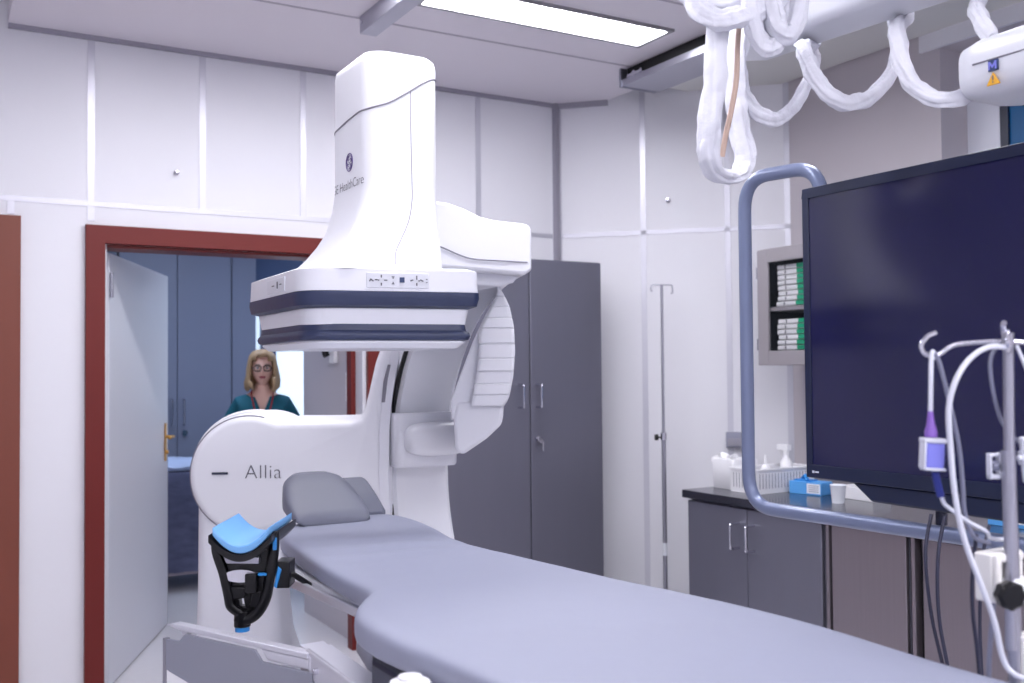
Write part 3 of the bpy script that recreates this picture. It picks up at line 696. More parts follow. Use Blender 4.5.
# clamp and channel arm that fixes it to the table
k0, k1 = V((.648, 1.92, .96)), V((.672, 1.50, .94)); kd = (k1-k0).normalized(); kn_ = V((kd.y, -kd.x, 0)).normalized()
def K_(t, n, z): return k0 + kd*t + kn_*n + V((0, 0, z))
b = MB(); 
for (t0, t1, n0, n1, za, zb) in ((.0, .05, -.034, .026, -.09, -.008), (-.02, .035, -.03, .022, -.04, -.002), (.02, .5, -.032, -.02, -.05, .0), (.02, .5, .012, .024, -.05, .0), (.02, .5, -.03, .02, -.012, .002)):
    b.prism([(t0, n0), (t1, n0), (t1, n1), (t0, n1)], lambda t, n: K_(t, n, za), lambda t, n: K_(t, n, zb))
b.build('channel_arm', M['alu'], rs, bevel=.003)
b = MB(); b.cyl(K_(.02, -.03, -.04), K_(.02, -.045, -.04), .009); b.build('screw', M['chrome'], rs)
b = MB(); b.cyl(K_(.08, .024, -.025), K_(.08, .032, -.025), .006); b.build('screw', M['chrome'], rs)

# ------------------------------------------------------------------ tall steel cupboard
tc = thing('tall_cupboard', 'tall dark steel double-door cupboard standing in the room corner', 'cupboard', (2.7, 4.75, 0))
b = MB(); b.box(2.215, 3.165, 4.515, 4.96, .06, 2.085); b.box(2.24, 3.14, 4.55, 4.94, 0, .06); b.build('carcass', M['steel'], tc, bevel=.004)
def bow(b, p, out, ln, r=.006, d=.03, ax=V((0, 0, 1))):
    p = V(p); out = V(out); a = p-ax*ln/2; c = p+ax*ln/2
    b.tube(fillet([a, a+out*d, c+out*d, c], .012), r, 10)
for x0, x1, hx in ((2.218, 2.70, 2.632), (2.706, 3.162, 2.74)):
    b = MB(); b.box(x0, x1, 4.494, 4.514, .065, 2.08); dr = b.build('door', M['steel'], tc, bevel=.003)
    b = MB(); bow(b, (hx, 4.494, 1.36), (0, -1, 0), .12, .006, .055); b.build('handle', M['chrome'], dr)
    if hx > 2.7:
        b = MB(); b.cyl((2.742, 4.494, 1.135), (2.742, 4.482, 1.135), .014); lk = b.build('lock', M['chrome'], dr)
        b = MB(); b.cyl((2.742, 4.482, 1.135), (2.742, 4.46, 1.135), .004); b.cyl((2.742, 4.455, 1.125), (2.742, 4.452, 1.125), .012); b.box(2.75, 2.758, 4.452, 4.456, 1.07, 1.12); b.build('key', M['chrome'], lk)
# ------------------------------------------------------------------ slim pole by the diagonal wall
ip = thing('drip_stand', 'slim chrome drip stand with two small hooks by the diagonal wall', 'drip stand', (3.51, 4.4, 0))
px_, py_ = 3.51, 4.4
b = MB(); b.cyl((px_, py_, .1), (px_, py_, 1.13), .0125, n=16); b.build('outer_tube', M['satin'], ip)
b = MB(); b.cyl((px_, py_, 1.1), (px_, py_, 1.965), .008, n=16); b.build('inner_tube', M['satin'], ip)
hd = V((.866, -.5, 0))
b = MB(); c = V((px_, py_, 1.965))
b.tube(fillet([c-hd*.052+V((0, 0, -.035)), c-hd*.062+V((0, 0, -.03)), c-hd*.058, c+hd*.058, c+hd*.062+V((0, 0, -.045)), c+hd*.05+V((0, 0, -.05))], .012), .0045, 8); b.build('hook', M['satin'], ip)
b = MB(); b.cyl((px_, py_, 1.10), (px_, py_, 1.14), .017, n=16); b.build('collar', M['chrome'], ip)
b = MB(); q = V((px_, py_, 1.115)); b.cyl(q-hd*.012, q-hd*.03, .006); b.cyl(q-hd*.03, q-hd*.05, .018, .016); b.build('clamp_knob', M['black'], ip)
b = MB(); b.cyl((px_, py_, .46), (px_, py_, .53), .0135, n=16); b.build('paper_label', M['paper'], ip)
b = MB(); b.lathe([(0, .07), (.03, .07), (.03, .12), (.02, .14), (0, .14)], (px_, py_, 0))
for k in range(5):
    a = k*2*PI/5+.3; e = V((math.cos(a), math.sin(a), 0)); b.tube([q*0+V((px_, py_, .1))+e*.02, V((px_, py_, .08))+e*.09, V((px_, py_, .065))+e*.155], .011, 8)
b.build('base', M['satin'], ip)
for k in range(5):
    a = k*2*PI/5+.3; e = V((math.cos(a), math.sin(a), 0)); c = V((px_, py_, .026))+e*.155
    b = MB(); b.cyl(c+V((-.01, 0, 0)), c+V((.01, 0, 0)), .025, n=18); b.cyl(c+V((0, 0, .015)), c+V((0, 0, .045)), .006); b.build('caster', M['black'], ip)
# wall socket box
b = MB(); b.prism([(.975, .045), (1.085, .045), (1.085, 0), (.975, 0)], lambda t, o: dw(t, o, 1.05), lambda t, o: dw(t, o, 1.135))
so = b.build('socket_box', M['sock'], bevel=.004); tag(so, 'grey socket box on the diagonal wall above the white wipes box', 'socket')
b = MB(); b.prism([(.985, .050), (1.075, .050), (1.075, .045), (.985, .045)], lambda t, o: dw(t, o, 1.06), lambda t, o: dw(t, o, 1.10)); b.build('flap', M['joint'], so, bevel=.001)

# ------------------------------------------------------------------ base cupboards and worktop
def base_unit(y0, y1, label, doors, handles, m, plinth=True, frontm='steelmid'):
    t = thing('base_cupboard', label, 'cupboard', (3.6, (y0+y1)/2, 0), 'steel base cupboards under the worktop')
    b = MB(); b.box(3.235, 4.12, y0+.004, y1-.004, .08, .858); b.box(3.29, 4.1, y0+.01, y1-.01, 0, .08); b.build('carcass', m, t, bevel=.003)
    for (a, c), h in zip(doors, handles):
        b = MB(); b.box(3.213, 3.232, a, c, .085, .85); d = b.build('door', M[frontm], t, bevel=.003)
        if h is not None:
            b = MB(); bow(b, (3.213, h, .725), (-1, 0, 0), .115, .006, .055); b.build('handle', M['chrome'], d)
    return t
base_unit(2.985, 3.85, 'steel base cupboard with two bow handles at the far end of the worktop', ((3.435, 3.845), (2.99, 3.43)), (3.485, 3.385), M['steel'], frontm='steel')
base_unit(2.565, 2.94, 'brushed steel base cupboard between dark gaps under the monitor', ((2.57, 2.935),), (None,), M['steel'])
base_unit(1.9, 2.50, 'brushed steel base cupboard behind the hanging dark monitor leads', ((1.905, 2.495),), (None,), M['steel'])
base_unit(1.2, 1.86, 'brushed steel base cupboard behind the chrome drip pole', ((1.205, 1.855),), (None,), M['steel'])
b = MB()
for y in (2.9625, 2.5325, 1.88): b.box(3.25, 4.1, y-.022, y+.022, 0, .85)
b.build('trim_6', M['blackgap'], kind='structure')
b = MB()
for y in (2.958, 2.538): b.box(3.214, 3.26, y-.008, y+.008, .08, .85)
b.build('trim_7', M['steelmid'], kind='structure')
b = MB(); b.box(3.195, 4.14, 1.2, 3.87, .86, .9); wt = tag(b.build('worktop', M['steeltop'], bevel=.005), 'long dark steel worktop over the base cupboards', 'worktop')

# items on the worktop
wb = thing('wipes_box', 'white dispenser box with a wipe pulled out at the worktop end', 'dispenser box', (3.42, 3.75, .9))
b = MB(); b.rings([[V((x, y, z)) for x, y in rrect(3.46, 3.775, .085*s_, .078*s_, .015)] for z, s_ in ((.9, .94), (.905, .97), (1.035, 1.0), (1.045, .95))]); b.build('box', M['whiteplast'], wb)
b = MB(); rg = []
for k in range(9):
    t = k/8; rg.append([V((3.45-.02*t+.012*math.sin(j*1.7+k), 3.74+.02*j+.05*t+.0*j, 1.04+.035*math.sin(t*PI)-.02*t+.008*math.sin(j*1.3+k*.8))) for j in range(7)] )
rg = [r + [p+V((0, 0, -.004)) for p in reversed(r)] for r in rg]; b.rings(rg); b.build('wipe', M['tissue'], wb, smooth=60)
bk = thing('storage_basket', 'white perforated basket holding spray bottles on the worktop', 'basket', (3.6, 3.45, .9))
b = MB(); x0, x1, yy0, yy1 = 3.34, 3.72, 3.50, 3.675
for (a, c, d, e) in ((x0, x0+.006, yy0, yy1), (x1-.006, x1, yy0, yy1), (x0, x1, yy0, yy0+.006), (x0, x1, yy1-.006, yy1)): b.box(a, c, d, e, .902, 1.015)
b.box(x0, x1, yy0, yy1, .9, .906); b.box(x0-.006, x1+.006, yy0-.006, yy0+.004, 1.008, 1.018); b.box(x0-.006, x1+.006, yy1-.004, yy1+.006, 1.008, 1.018); b.box(x0-.006, x0+.004, yy0, yy1, 1.008, 1.018); b.box(x1-.004, x1+.006, yy0, yy1, 1.008, 1.018)
bb = b.build('basket_body', M['whiteplast'], bk, bevel=.001)
b = MB()
for k in range(8): y = yy0+.015+k*.0195; b.box(x0-.001, x0+.001, y, y+.004, .925, .995)
for k in range(17): x = x0+.02+k*.02; b.box(x, x+.004, yy0-.001, yy0+.001, .925, .995)
b.build('slots', M['joint'], bb)
def bottle(c, prof, label, spray):
    t = thing('spray_bottle' if spray else 'squeeze_bottle', label, 'bottle', c)
    b = MB(); b.lathe(prof, c, n=20); b.build('bottle_body', M['whiteplast'], t)
    h = prof[-1][1]; c = V(c)
    if spray:
        b = MB(); b.cyl(c+V((0, 0, h-.002)), c+V((0, 0, h+.022)), .013); b.box(c.x-.014, c.x+.014, c.y-.022, c.y+.05, c.z+h+.018, c.z+h+.045); b.tube([c+V((0, .022, h+.02)), c+V((0, .034, h)), c+V((0, .03, h-.02))], .004, 6); b.build('trigger_head', M['whiteplast'], t, bevel=.005)
    else:
        b = MB(); b.cyl(c+V((0, 0, h-.002)), c+V((0, 0, h+.045)), .009, .003, 14); b.build('nozzle', M['whiteplast'], t)
bottle((3.62, 3.585, .907), [(0, 0), (.03, 0), (.032, .01), (.032, .1), (.027, .13), (.013, .15), (.012, .165), (0, .166)], 'white spray bottle with trigger head standing in the white basket', True)
bottle((3.49, 3.595, .907), [(0, 0), (.026, 0), (.028, .01), (.028, .085), (.02, .11), (.01, .12), (0, .121)], 'small white bottle with pointed nozzle standing in the white basket', False)
gb = thing('glove_box', 'light blue cardboard box with white label beside the white basket', 'cardboard box', (3.5, 3.3, .9))
mg = Matrix.Translation(V((3.585, 3.395, .9))) @ Matrix.Rotation(.2, 4, 'Z')
b = MB(); b.box(-.05, .05, -.085, .085, 0, .06, mg); gbb = b.build('carton', M['bluebox'], gb, bevel=.002)
b = MB(); b.box(-.0512, -.0495, -.08, -.01, .008, .053, mg); gl = b.build('paper_label', M['paper'], gbb)
b = MB()
for z in (.016, .025, .034, .043): b.box(-.0522, -.0505, -.073, -.02, z, z+.003, mg)
b.build('print_lines', M['cordgrey'], gl)
b = MB(); b.box(-.03, .03, -.02, .07, .06, .067, mg); b.tube(spline([mg @ V((-.03, .0, .062)), mg @ V((-.01, .02, .085)), mg @ V((.01, .05, .065))], 6), .01, 8); b.build('blue_flap', M['bluepart'], gbb, smooth=60)
pb = thing('paper_cup', 'white paper cup standing on the worktop under the monitor corner', 'cup', (3.44, 3.1, .9))
b = MB(); b.lathe([(0, 0), (.026, 0), (.034, .075), (.036, .078), (.034, .08), (.031, .077), (.0245, .006), (0, .006)], (3.44, 3.1, .9)); b.build('cup_body', M['paper'], pb)
cpb = thing('white_carton', 'low white carton with a red mark behind the paper cup', 'carton', (3.6, 3.1, .9))
b = MB(); b.box(3.58, 3.70, 3.03, 3.24, .9, .955); cc = b.build('carton', M['whiteplast'], cpb, bevel=.002)
b = MB(); b.box(3.5785, 3.581, 3.19, 3.22, .93, .945); b.build('red_mark', M['lanyard'], cc)
b2 = thing('glove_box', 'light blue cardboard box on the worktop behind the chrome pole', 'cardboard box', (3.6, 2.25, .9))
b = MB(); b.box(3.44, 3.56, 2.14, 2.38, .9, .975); c2 = b.build('carton', M['bluebox'], b2, bevel=.002)
b = MB(); b.box(3.4385, 3.441, 2.2, 2.3, .915, .955); b.build('paper_label', M['paper'], c2)

# ------------------------------------------------------------------ wall cabinet with folded packs
wc = thing('wall_cabinet', 'grey wall cabinet with glazed front and white packs behind the monitor edge', 'wall cabinet', (4.0, 3.65, 1.5))
b = MB(); b.box(3.8, 4.14, 3.915, 3.935, 1.51, 2.12); b.box(3.8, 4.14, 3.28, 3.3, 1.51, 2.12); b.box(3.8, 4.14, 3.3, 3.915, 2.1, 2.12); b.box(3.8, 4.14, 3.3, 3.915, 1.51, 1.53); b.box(4.12, 4.14, 3.3, 3.915, 1.53, 2.1); b.box(3.815, 4.12, 3.3, 3.915, 1.795, 1.815)
cs = b.build('carcass', M['cabgrey'], wc)
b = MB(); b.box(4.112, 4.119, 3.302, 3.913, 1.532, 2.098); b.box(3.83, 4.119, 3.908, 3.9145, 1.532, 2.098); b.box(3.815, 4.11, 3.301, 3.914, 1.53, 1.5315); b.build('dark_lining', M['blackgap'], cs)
b = MB()
b.box(3.782, 3.8, 3.86, 3.935, 1.51, 2.12); b.box(3.782, 3.8, 3.28, 3.36, 1.51, 2.12); b.box(3.782, 3.8, 3.36, 3.86, 2.05, 2.12); b.box(3.782, 3.8, 3.36, 3.86, 1.51, 1.585); dd = b.build('door', M['cabgrey'], wc, bevel=.004)
b = MB(); b.box(3.788, 3.792, 3.36, 3.86, 1.585, 2.05); b.build('glass_pane', M['clear'], dd)
for z in (1.62, 2.0):
    b = MB(); b.cyl((3.79, 3.938, z-.03), (3.79, 3.938, z+.03), .009); b.build('hinge', M['chrome'], dd)
pk = None; n_ = 0
words = ['bottom', 'second', 'third', 'fourth', 'fifth', 'sixth', 'seventh', 'topmost']
for sh_, zb in (('lower', 1.532), ('upper', 1.817)):
    for k in range(8):
        z = zb + k*.0275
        lab = f'white folded pack with green end, {words[k]} of the stack on the {sh_} cabinet shelf' if k in (0, 7) else f'white folded pack with green end, {words[k]} from the bottom on the {sh_} shelf'
        if pk is None:
            pk = thing('folded_pack', lab, 'pack', (3.84, 3.83, z), 'white packs in the wall cabinet')
            b = MB(); b.rings([[V((3.83+x, 3.7+y, z+h)) for x, y in ((0, -.06), (.16, -.06), (.16, .14), (0, .14))] for h in (.001, .0255)]); q = b.build('wrap', M['whiteplast'], pk, bevel=.006, seg=3)
            b = MB(); b.box(3.829, 3.985, 3.638, 3.70, z+.002, z+.025); b.build('green_end', M['green'], q, bevel=.002)
            b = MB(); b.box(3.8285, 3.8305, 3.775, 3.783, z+.004, z+.022); b.build('fold_mark', M['darkmark'], q)
        else:
            c = copy_tree(pk, None, lab); c.location = V((3.84 + random.uniform(-.004, .006), 3.83 + random.uniform(-.006, .006), z)); c.rotation_euler.z = random.uniform(-.02, .02)

# ------------------------------------------------------------------ monitor and its hanger
mo = thing('display_monitor', 'very large dark blue-black display hung in a blue-grey tube frame', 'monitor', (1.95, 1.25, 1.2))
MX = 1.955; my0, my1, mz0, mz1 = .55, 1.86, 1.215, 1.962
b = MB(); bw = .022
b.box(MX, MX+.05, my0, my1, mz0+.0, mz1)
b.rings([[V((x, y, z)) for y, z in rrect((my0+my1)/2, (mz0+mz1)/2, (my1-my0)/2-d, (mz1-mz0)/2-d, .01)] for x, d in ((MX+.05, .02), (MX+.075, .06))])
cas = b.build('casing', M['bezel'], mo, bevel=.004)
b = MB(); b.box(MX-.006, MX, my0, my1, mz1-.024, mz1); b.box(MX-.006, MX, my0, my1, mz0, mz0+.034); b.box(MX-.006, MX, my1-.02, my1, mz0+.034, mz1-.024); b.box(MX-.006, MX, my0, my0+.02, mz0+.034, mz1-.024); b.build('bezel', M['bezel'], mo, bevel=.002)
b = MB(); b.box(MX-.002, MX+.001, my0+.02, my1-.02, mz0+.034, mz1-.024); b.build('screen', M['screen'], mo)
b = MB(); b.box(MX-.0075, MX-.006, my1-.028, my1-.021, mz0+.013, mz0+.019); b.box(MX-.0075, MX-.006, my1-.042, my1-.031, mz0+.014, mz0+.018); b.build('brand_mark', M['tubewhite'], cas)
b = MB(); b.prism([(1.72, 1.215), (.8, 1.215), (.8, 1.165), (1.66, 1.172)], lambda y, z: V((MX+.0, y, z)), lambda y, z: V((MX+.05, y, z))); b.build('lower_mount', M['bezel'], mo, bevel=.006)
TX = MX+.025
pth = fillet([(TX, 1.82, 1.75), (TX, 1.82, 2.02), (TX, 2.105, 2.035), (TX, 2.105, 1.11), (TX, .5, 1.13), (TX, .5, 1.25)], .095, 8)
b = MB(); b.tube(pth, .0185, 16); b.build('tube_frame', M['bluetube'], mo, smooth=60)
for pa, pb2 in (((TX+.02, 1.5, 1.2), (TX+.02, 1.5, 1.135)), ((TX+.02, .9, 1.2), (TX+.02, .9, 1.135)), ((TX, 1.82, 1.76), (TX+.03, 1.80, 1.70))):
    b = MB(); b.tube([pa, pb2], .013, 10); b.build('frame_bracket', M['bezel'], mo)
def lead(pts, r, m, name, label, cat='cable', par=None):
    b = MB(); b.tube(spline(pts, 8), r, 8)
    return tag(b.build(name, m, smooth=60), label, cat)
lead([(1.945, 1.485, 1.165), (1.91, 1.475, 1.08), (1.90, 1.455, .95), (1.895, 1.415, .8), (1.9, 1.40, .6), (1.9, 1.38, .3), (1.9, 1.34, .012)], .004, M['corddark'], 'monitor_lead', 'dark lead hanging from the monitor, the left of the two nearest lines')
lead([(1.945, 1.45, 1.165), (1.91, 1.443, 1.08), (1.895, 1.432, .95), (1.89, 1.40, .8), (1.89, 1.38, .6), (1.9, 1.34, .3), (1.9, 1.28, .012)], .004, M['corddark'], 'monitor_lead', 'dark lead hanging from the monitor just right of its twin')
lead([(1.935, 1.335, 1.16), (1.9, 1.33, 1.08), (1.89, 1.33, .9), (1.89, 1.31, .6), (1.9, 1.3, .3), (1.9, 1.25, .012)], .0035, M['corddark'], 'monitor_lead', 'thin dark lead hanging from the monitor behind the white tubing')

# suspension boom with hub above the monitor
sb = thing('ceiling_boom', 'white ceiling suspension arm with a rounded hub above the monitor', 'ceiling arm', (2.1, 1.5, 2.4))
bd = V((.093, -.996, 0)).normalized(); bn = V((bd.y, -bd.x, 0))*-1
p0 = V((1.903, 1.99, 2.425))
b = MB(); rg = []
for t, s_ in ((-.10, .25), (-.09, .6), (-.06, .85), (0, 1), (.4, 1), (1.4, 1), (2.2, 1)):
    c = p0 + bd*t
    rg.append([c + bn*x*s_ + V((0, 0, z*s_)) for x, z in rrect(0, 0, .078, .085, .022, 5)])
b.rings(rg); b.build('arm_casing', M['boom'], sb)
b = MB(); c = p0+bd*2.0; b.cyl((c.x, c.y, 2.5), (c.x, c.y, 3.08), .06); b.cyl((c.x, c.y, 3.04), (c.x, c.y, 3.08), .13); b.build('ceiling_column', M['boom'], sb, bevel=.005)
b = MB(); rg = []
for y, hx, hz in ((1.338, .03, .02), (1.335, .06, .04), (1.32, .085, .055), (1.28, .095, .063), (1.1, .098, .066), (.98, .09, .062)):
    rg.append([V((1.93+x, y, 2.112+z)) for x, z in rrect(0, 0, hx, hz, min(hx, hz)*.7, 5)])
b.rings(rg); hb = b.build('hub', M['boom'], sb, smooth=60)
b = MB(); b.tube([V((1.8335, y, 2.115+.0*y)) for y in (1.28, 1.25, 1.2, 1.0)], .0018, 6); b.build('hub_seam', M['seam'], hb)
b = MB(); b.cyl((1.95, 1.12, 2.16), (1.985, 1.12, 2.36), .035); b.cyl((1.99, 1.02, 2.1), (2.02, 1.02, 1.9), .035); b.build('hub_stem', M['boom'], sb, bevel=.006)
wx = 1.8308
def onhub(y, z): return V((wx, y, z))
b = MB(); b.prism([(1.247, 2.062), (1.219, 2.062), (1.233, 2.087)], lambda y, z: V((wx+.003, y, z)), lambda y, z: V((wx-.001, y, z))); wtri = b.build('warning_triangle', M['yellow'], hb)
b = MB(); b.box(wx-.0018, wx-.0008, 1.2317, 1.2343, 2.071, 2.080); b.build('exclamation_stroke', M['darkmark'], wtri)
b = MB(); b.box(wx-.0018, wx-.0008, 1.2317, 1.2343, 2.0655, 2.0685); b.build('exclamation_dot', M['darkmark'], wtri)
b = MB(); b.box(wx-.001, wx+.003, 1.222, 1.243, 2.09, 2.112); sq = b.build('sticker', M['keyblue'], hb)
b = MB(); b.prism([(1.2335+(y-1.2255)*.72, 2.101+(z-2.1365)*.78) for y, z in ((1.238, 2.126), (1.233, 2.126), (1.233, 2.138), (1.2255, 2.129), (1.218, 2.138), (1.218, 2.126), (1.213, 2.126), (1.213, 2.147), (1.218, 2.147), (1.2255, 2.137), (1.233, 2.147), (1.238, 2.147))], lambda y, z: V((wx, y, z)), lambda y, z: V((wx-.0016, y, z))); b.build('sticker_letter', M['lavender'], sq)

# fabric sleeves round the cables
def sleeve(paths, label, r=.02, name='cable_sleeve'):
    b = MB()
    for pts, rad, fl, sd in paths:
        P = spline(pts, 14)
        rnd = random.Random(sd); ph = [rnd.uniform(0, 6.28) for _ in range(8)]
        def rf(t, th, rad=rad, ph=ph):
            s_ = t*len(P)*.01*10
            return rad*(1 + .13*math.sin(th*3+ph[0]+2.2*math.sin(s_*.9+ph[1])) + .09*math.sin(th*6+ph[2]+s_*1.3) + .06*math.sin(th*10+ph[5]+s_*2.0) + .07*math.sin(s_*4.1+ph[3]+th) + .03*math.sin(s_*9+ph[4]-2*th))
        b.tube(P, rad, 36, flat=fl, rfn=rf)
    return tag(b.build(name, M['fabric'], smooth=70), label, 'cable sleeve')
sleeve([([(1.640, 1.80, 2.46), (1.61, 1.757, 2.413), (1.577, 1.755, 2.312), (1.567, 1.752, 2.215), (1.559, 1.760, 2.099), (1.558, 1.776, 2.020), (1.587, 1.795, 1.972), (1.645, 1.808, 1.958), (1.688, 1.805, 1.979), (1.701, 1.808, 2.029), (1.695, 1.820, 2.117), (1.700, 1.829, 2.206), (1.72, 1.84, 2.30), (1.77, 1.87, 2.39)], .028, .6, 3)],
       'long white fabric cable wrap hanging in a deep loop left of the ceiling arm')
sleeve([([(1.500, 1.763, 2.40), (1.503, 1.739, 2.322), (1.532, 1.712, 2.291), (1.579, 1.685, 2.295), (1.636, 1.663, 2.321), (1.690, 1.653, 2.374), (1.72, 1.68, 2.45)], .023, 1., 5),
        ([(1.53, 1.82, 2.42), (1.515, 1.78, 2.36), (1.545, 1.745, 2.33), (1.6, 1.72, 2.34), (1.66, 1.70, 2.40)], .022, 1., 6)],
       'white fabric cable wrap bunched around the top of the deep loop')
sleeve([([(1.600, 1.70, 2.45), (1.602, 1.672, 2.37), (1.604, 1.668, 2.29), (1.622, 1.668, 2.243), (1.645, 1.665, 2.232), (1.668, 1.662, 2.25), (1.690, 1.665, 2.32), (1.715, 1.68, 2.45)], .02, 1., 8),
        ([(1.645, 1.66, 2.45), (1.642, 1.648, 2.35), (1.648, 1.645, 2.29), (1.665, 1.64, 2.262), (1.688, 1.635, 2.268), (1.712, 1.632, 2.33), (1.735, 1.63, 2.45)], .021, 1., 9),
        ([(1.665, 1.72, 2.45), (1.668, 1.71, 2.35), (1.675, 1.70, 2.28), (1.69, 1.695, 2.26), (1.71, 1.69, 2.30), (1.73, 1.70, 2.42)], .02, 1., 10)],
       'white fabric cable wrap hanging in short folds against the ceiling arm end')
sleeve([([(1.96, 1.33, 2.09), (1.912, 1.338, 2.08), (1.876, 1.348, 2.068), (1.844, 1.377, 2.070), (1.832, 1.418, 2.106), (1.835, 1.450, 2.161), (1.87, 1.49, 2.23), (1.945, 1.55, 2.295), (2.025, 1.595, 2.345), (2.055, 1.62, 2.42), (2.055, 1.655, 2.42), (2.05, 1.645, 2.345),
         (2.045, 1.632, 2.29), (2.006, 1.614, 2.218), (1.936, 1.61, 2.152), (1.879, 1.621, 2.123), (1.829, 1.627, 2.123), (1.796, 1.645, 2.154), (1.781, 1.664, 2.204), (1.80, 1.70, 2.26), (1.88, 1.78, 2.308), (1.995, 1.855, 2.345), (2.03, 1.88, 2.42), (2.03, 1.92, 2.42), (2.02, 1.88, 2.34),
         (1.975, 1.835, 2.29), (1.905, 1.79, 2.22), (1.832, 1.775, 2.141), (1.781, 1.782, 2.108), (1.740, 1.796, 2.12), (1.716, 1.82, 2.165), (1.73, 1.85, 2.24), (1.77, 1.93, 2.32)], .0185, .8, 11)],
       'white fabric cable wrap spiralling in three drooping loops along the ceiling arm')
sleeve([([(1.99, 1.362, 2.322), (1.978, 1.361, 2.305), (1.964, 1.359, 2.28), (1.948, 1.335, 2.240), (1.939, 1.307, 2.19)], .02, .8, 13)],
       'short white fabric cable wrap dropping into the top of the hub')
b = MB(); b.tube(spline([(1.66, 1.76, 2.45), (1.636, 1.738, 2.36), (1.622, 1.738, 2.271), (1.619, 1.742, 2.177), (1.612, 1.752, 2.107), (1.608, 1.768, 2.050), (1.61, 1.785, 2.0)], 8), .0065, 8)
tag(b.build('beige_cable', M['beige'], smooth=60), 'thin beige cable hanging straight along the deep white wrap loop', 'cable')

# ------------------------------------------------------------------ foreground drip pole
before_pole = set(col.objects)
dp = thing('drip_pole', 'chrome drip pole with curled hook arms clamped beside the table in front', 'drip pole', (1.265, .838, .93))
b = MB(); b.cyl((1.252, .836, 1.1), (1.258, .833, 1.548), .0075, n=18); b.build('inner_tube', M['satin'], dp)
b = MB(); b.cyl((1.268, .839, .93), (1.2545, .835, 1.38), .0098, n=18); b.build('outer_tube', M['satin'], dp)
b = MB(); b.tube(spline([(1.168, .884, 1.549), (1.158, .890, 1.544), (1.150, .895, 1.531), (1.154, .892, 1.519), (1.165, .886, 1.516), (1.174, .881, 1.520), (1.186, .874, 1.529), (1.200, .865, 1.533), (1.247, .838, 1.536)], 8), .0033, 10); b.build('hook', M['chrome'], dp)
b = MB(); b.tube(spline([(1.258, .833, 1.536), (1.30, .808, 1.532), (1.33, .79, 1.525), (1.345, .782, 1.515), (1.358, .775, 1.52), (1.36, .774, 1.535), (1.35, .78, 1.544)], 8), .0033, 10); b.build('hook', M['chrome'], dp)
b = MB(); b.tube(spline([(1.252, .828, 1.52), (1.240, .822, 1.53), (1.238, .821, 1.545), (1.243, .823, 1.549)], 8), .0035, 10); b.tube(spline([(1.256, .836, 1.52), (1.262, .842, 1.545), (1.256, .839, 1.560), (1.25, .834, 1.562)], 8), .004, 10); b.build('top_hook', M['chrome'], dp)
b = MB(); b.box(1.228, 1.30, .845, .875, 1.165, 1.235); b.box(1.234, 1.29, .836, .846, 1.222, 1.235); b.box(1.228, 1.238, .836, .846, 1.165, 1.235); b.build('holder_bracket', M['cream'], dp, bevel=.004)
b = MB(); b.box(1.248, 1.29, .82, .85, 1.165, 1.20); b.build('clamp_body', M['whiteplast'], dp, bevel=.006)
fw_ = V((-.45, -.89, 0)).normalized()
b = MB(); c = V((1.222, .829, 1.186)); b.cyl(c, c+fw_*.02, .009); rg = []
for t, r in ((.012, .014), (.015, .019), (.028, .0195), (.033, .015)):
    rg.append([c+fw_*t + V((-fw_.y, fw_.x, 0))*r*(1+.05*math.cos(k*PI/2))*math.cos(2*PI*k/32) + V((0, 0, 1))*r*(1+.05*math.cos(k*PI/2))*math.sin(2*PI*k/32) for k in range(32)])
b.rings(rg); b.build('clamp_knob', M['black'], dp)
b = MB(); b.box(1.262, 1.29, .82, .85, 1.05, 1.12); b.build('rail_clamp', M['cream'], dp, bevel=.004)

sc_ = thing('sensor_cable', 'purple and lavender cable connector hanging from the curled pole hook', 'cable', (1.146, .877, 1.36))
b = MB(); b.tube(spline([(1.167, .8865, 1.512), (1.160, .884, 1.522), (1.154, .882, 1.512), (1.148, .879, 1.481), (1.145, .878, 1.448), (1.144, .878, 1.43)], 8), .0032, 8); b.build('upper_lead', M['tubewhite'], sc_)
b = MB(); b.lathe([(.0035, .028), (.0042, .02), (.006, .008), (.0085, 0), (.0085, -.008), (0, -.008)], (1.1445, .878, 1.41), n=16); b.build('strain_relief', M['violet'], sc_)
mc = Matrix.Translation(V((1.147, .877, 1.378))) @ Matrix.Rotation(-.5, 4, 'Z') @ Matrix.Rotation(.06, 4, 'Y') @ Matrix.Diagonal((.82, .9, .86, 1))
b = MB(); b.box(-.017, .017, -.009, .009, -.024, .024, mc); cn = b.build('connector', M['lavender'], sc_, bevel=.004, seg=3)
b = MB(); b.box(-.021, .018, -.011, .011, .018, .026, mc); b.box(-.02, -.016, -.011, .011, -.024, .026, mc); b.box(-.018, .019, -.011, .011, -.027, -.022, mc); b.build('connector_rim', M['tubewhite'], cn, bevel=.002)
b = MB(); b.tube(spline([(1.150, .877, 1.353), (1.154, .876, 1.335), (1.158, .874, 1.318)], 6), .0055, 10); b.build('boot', M['cordblue'], sc_)
b = MB(); b.tube(spline([(1.158, .874, 1.32), (1.162, .872, 1.308), (1.172, .866, 1.298), (1.190, .856, 1.283), (1.216, .846, 1.268), (1.25, .862, 1.253), (1.29, .864, 1.247)], 8), .0028, 8); b.build('lower_lead', M['tubewhite'], sc_)
lead([(1.243, .826, 1.527), (1.211, .833, 1.527), (1.180, .840, 1.511), (1.157, .846, 1.481), (1.149, .852, 1.442), (1.151, .852, 1.389), (1.157, .851, 1.323), (1.166, .845, 1.264), (1.180, .832, 1.205), (1.195, .822, 1.152), (1.208, .82, 1.102), (1.215, .81, 1.08), (1.222, .78, 1.0735), (1.232, .73, 1.0725)], .004, M['tubewhite'], 'white_tube', 'thick white tube arching from the pole top down to the mattress', 'tube')
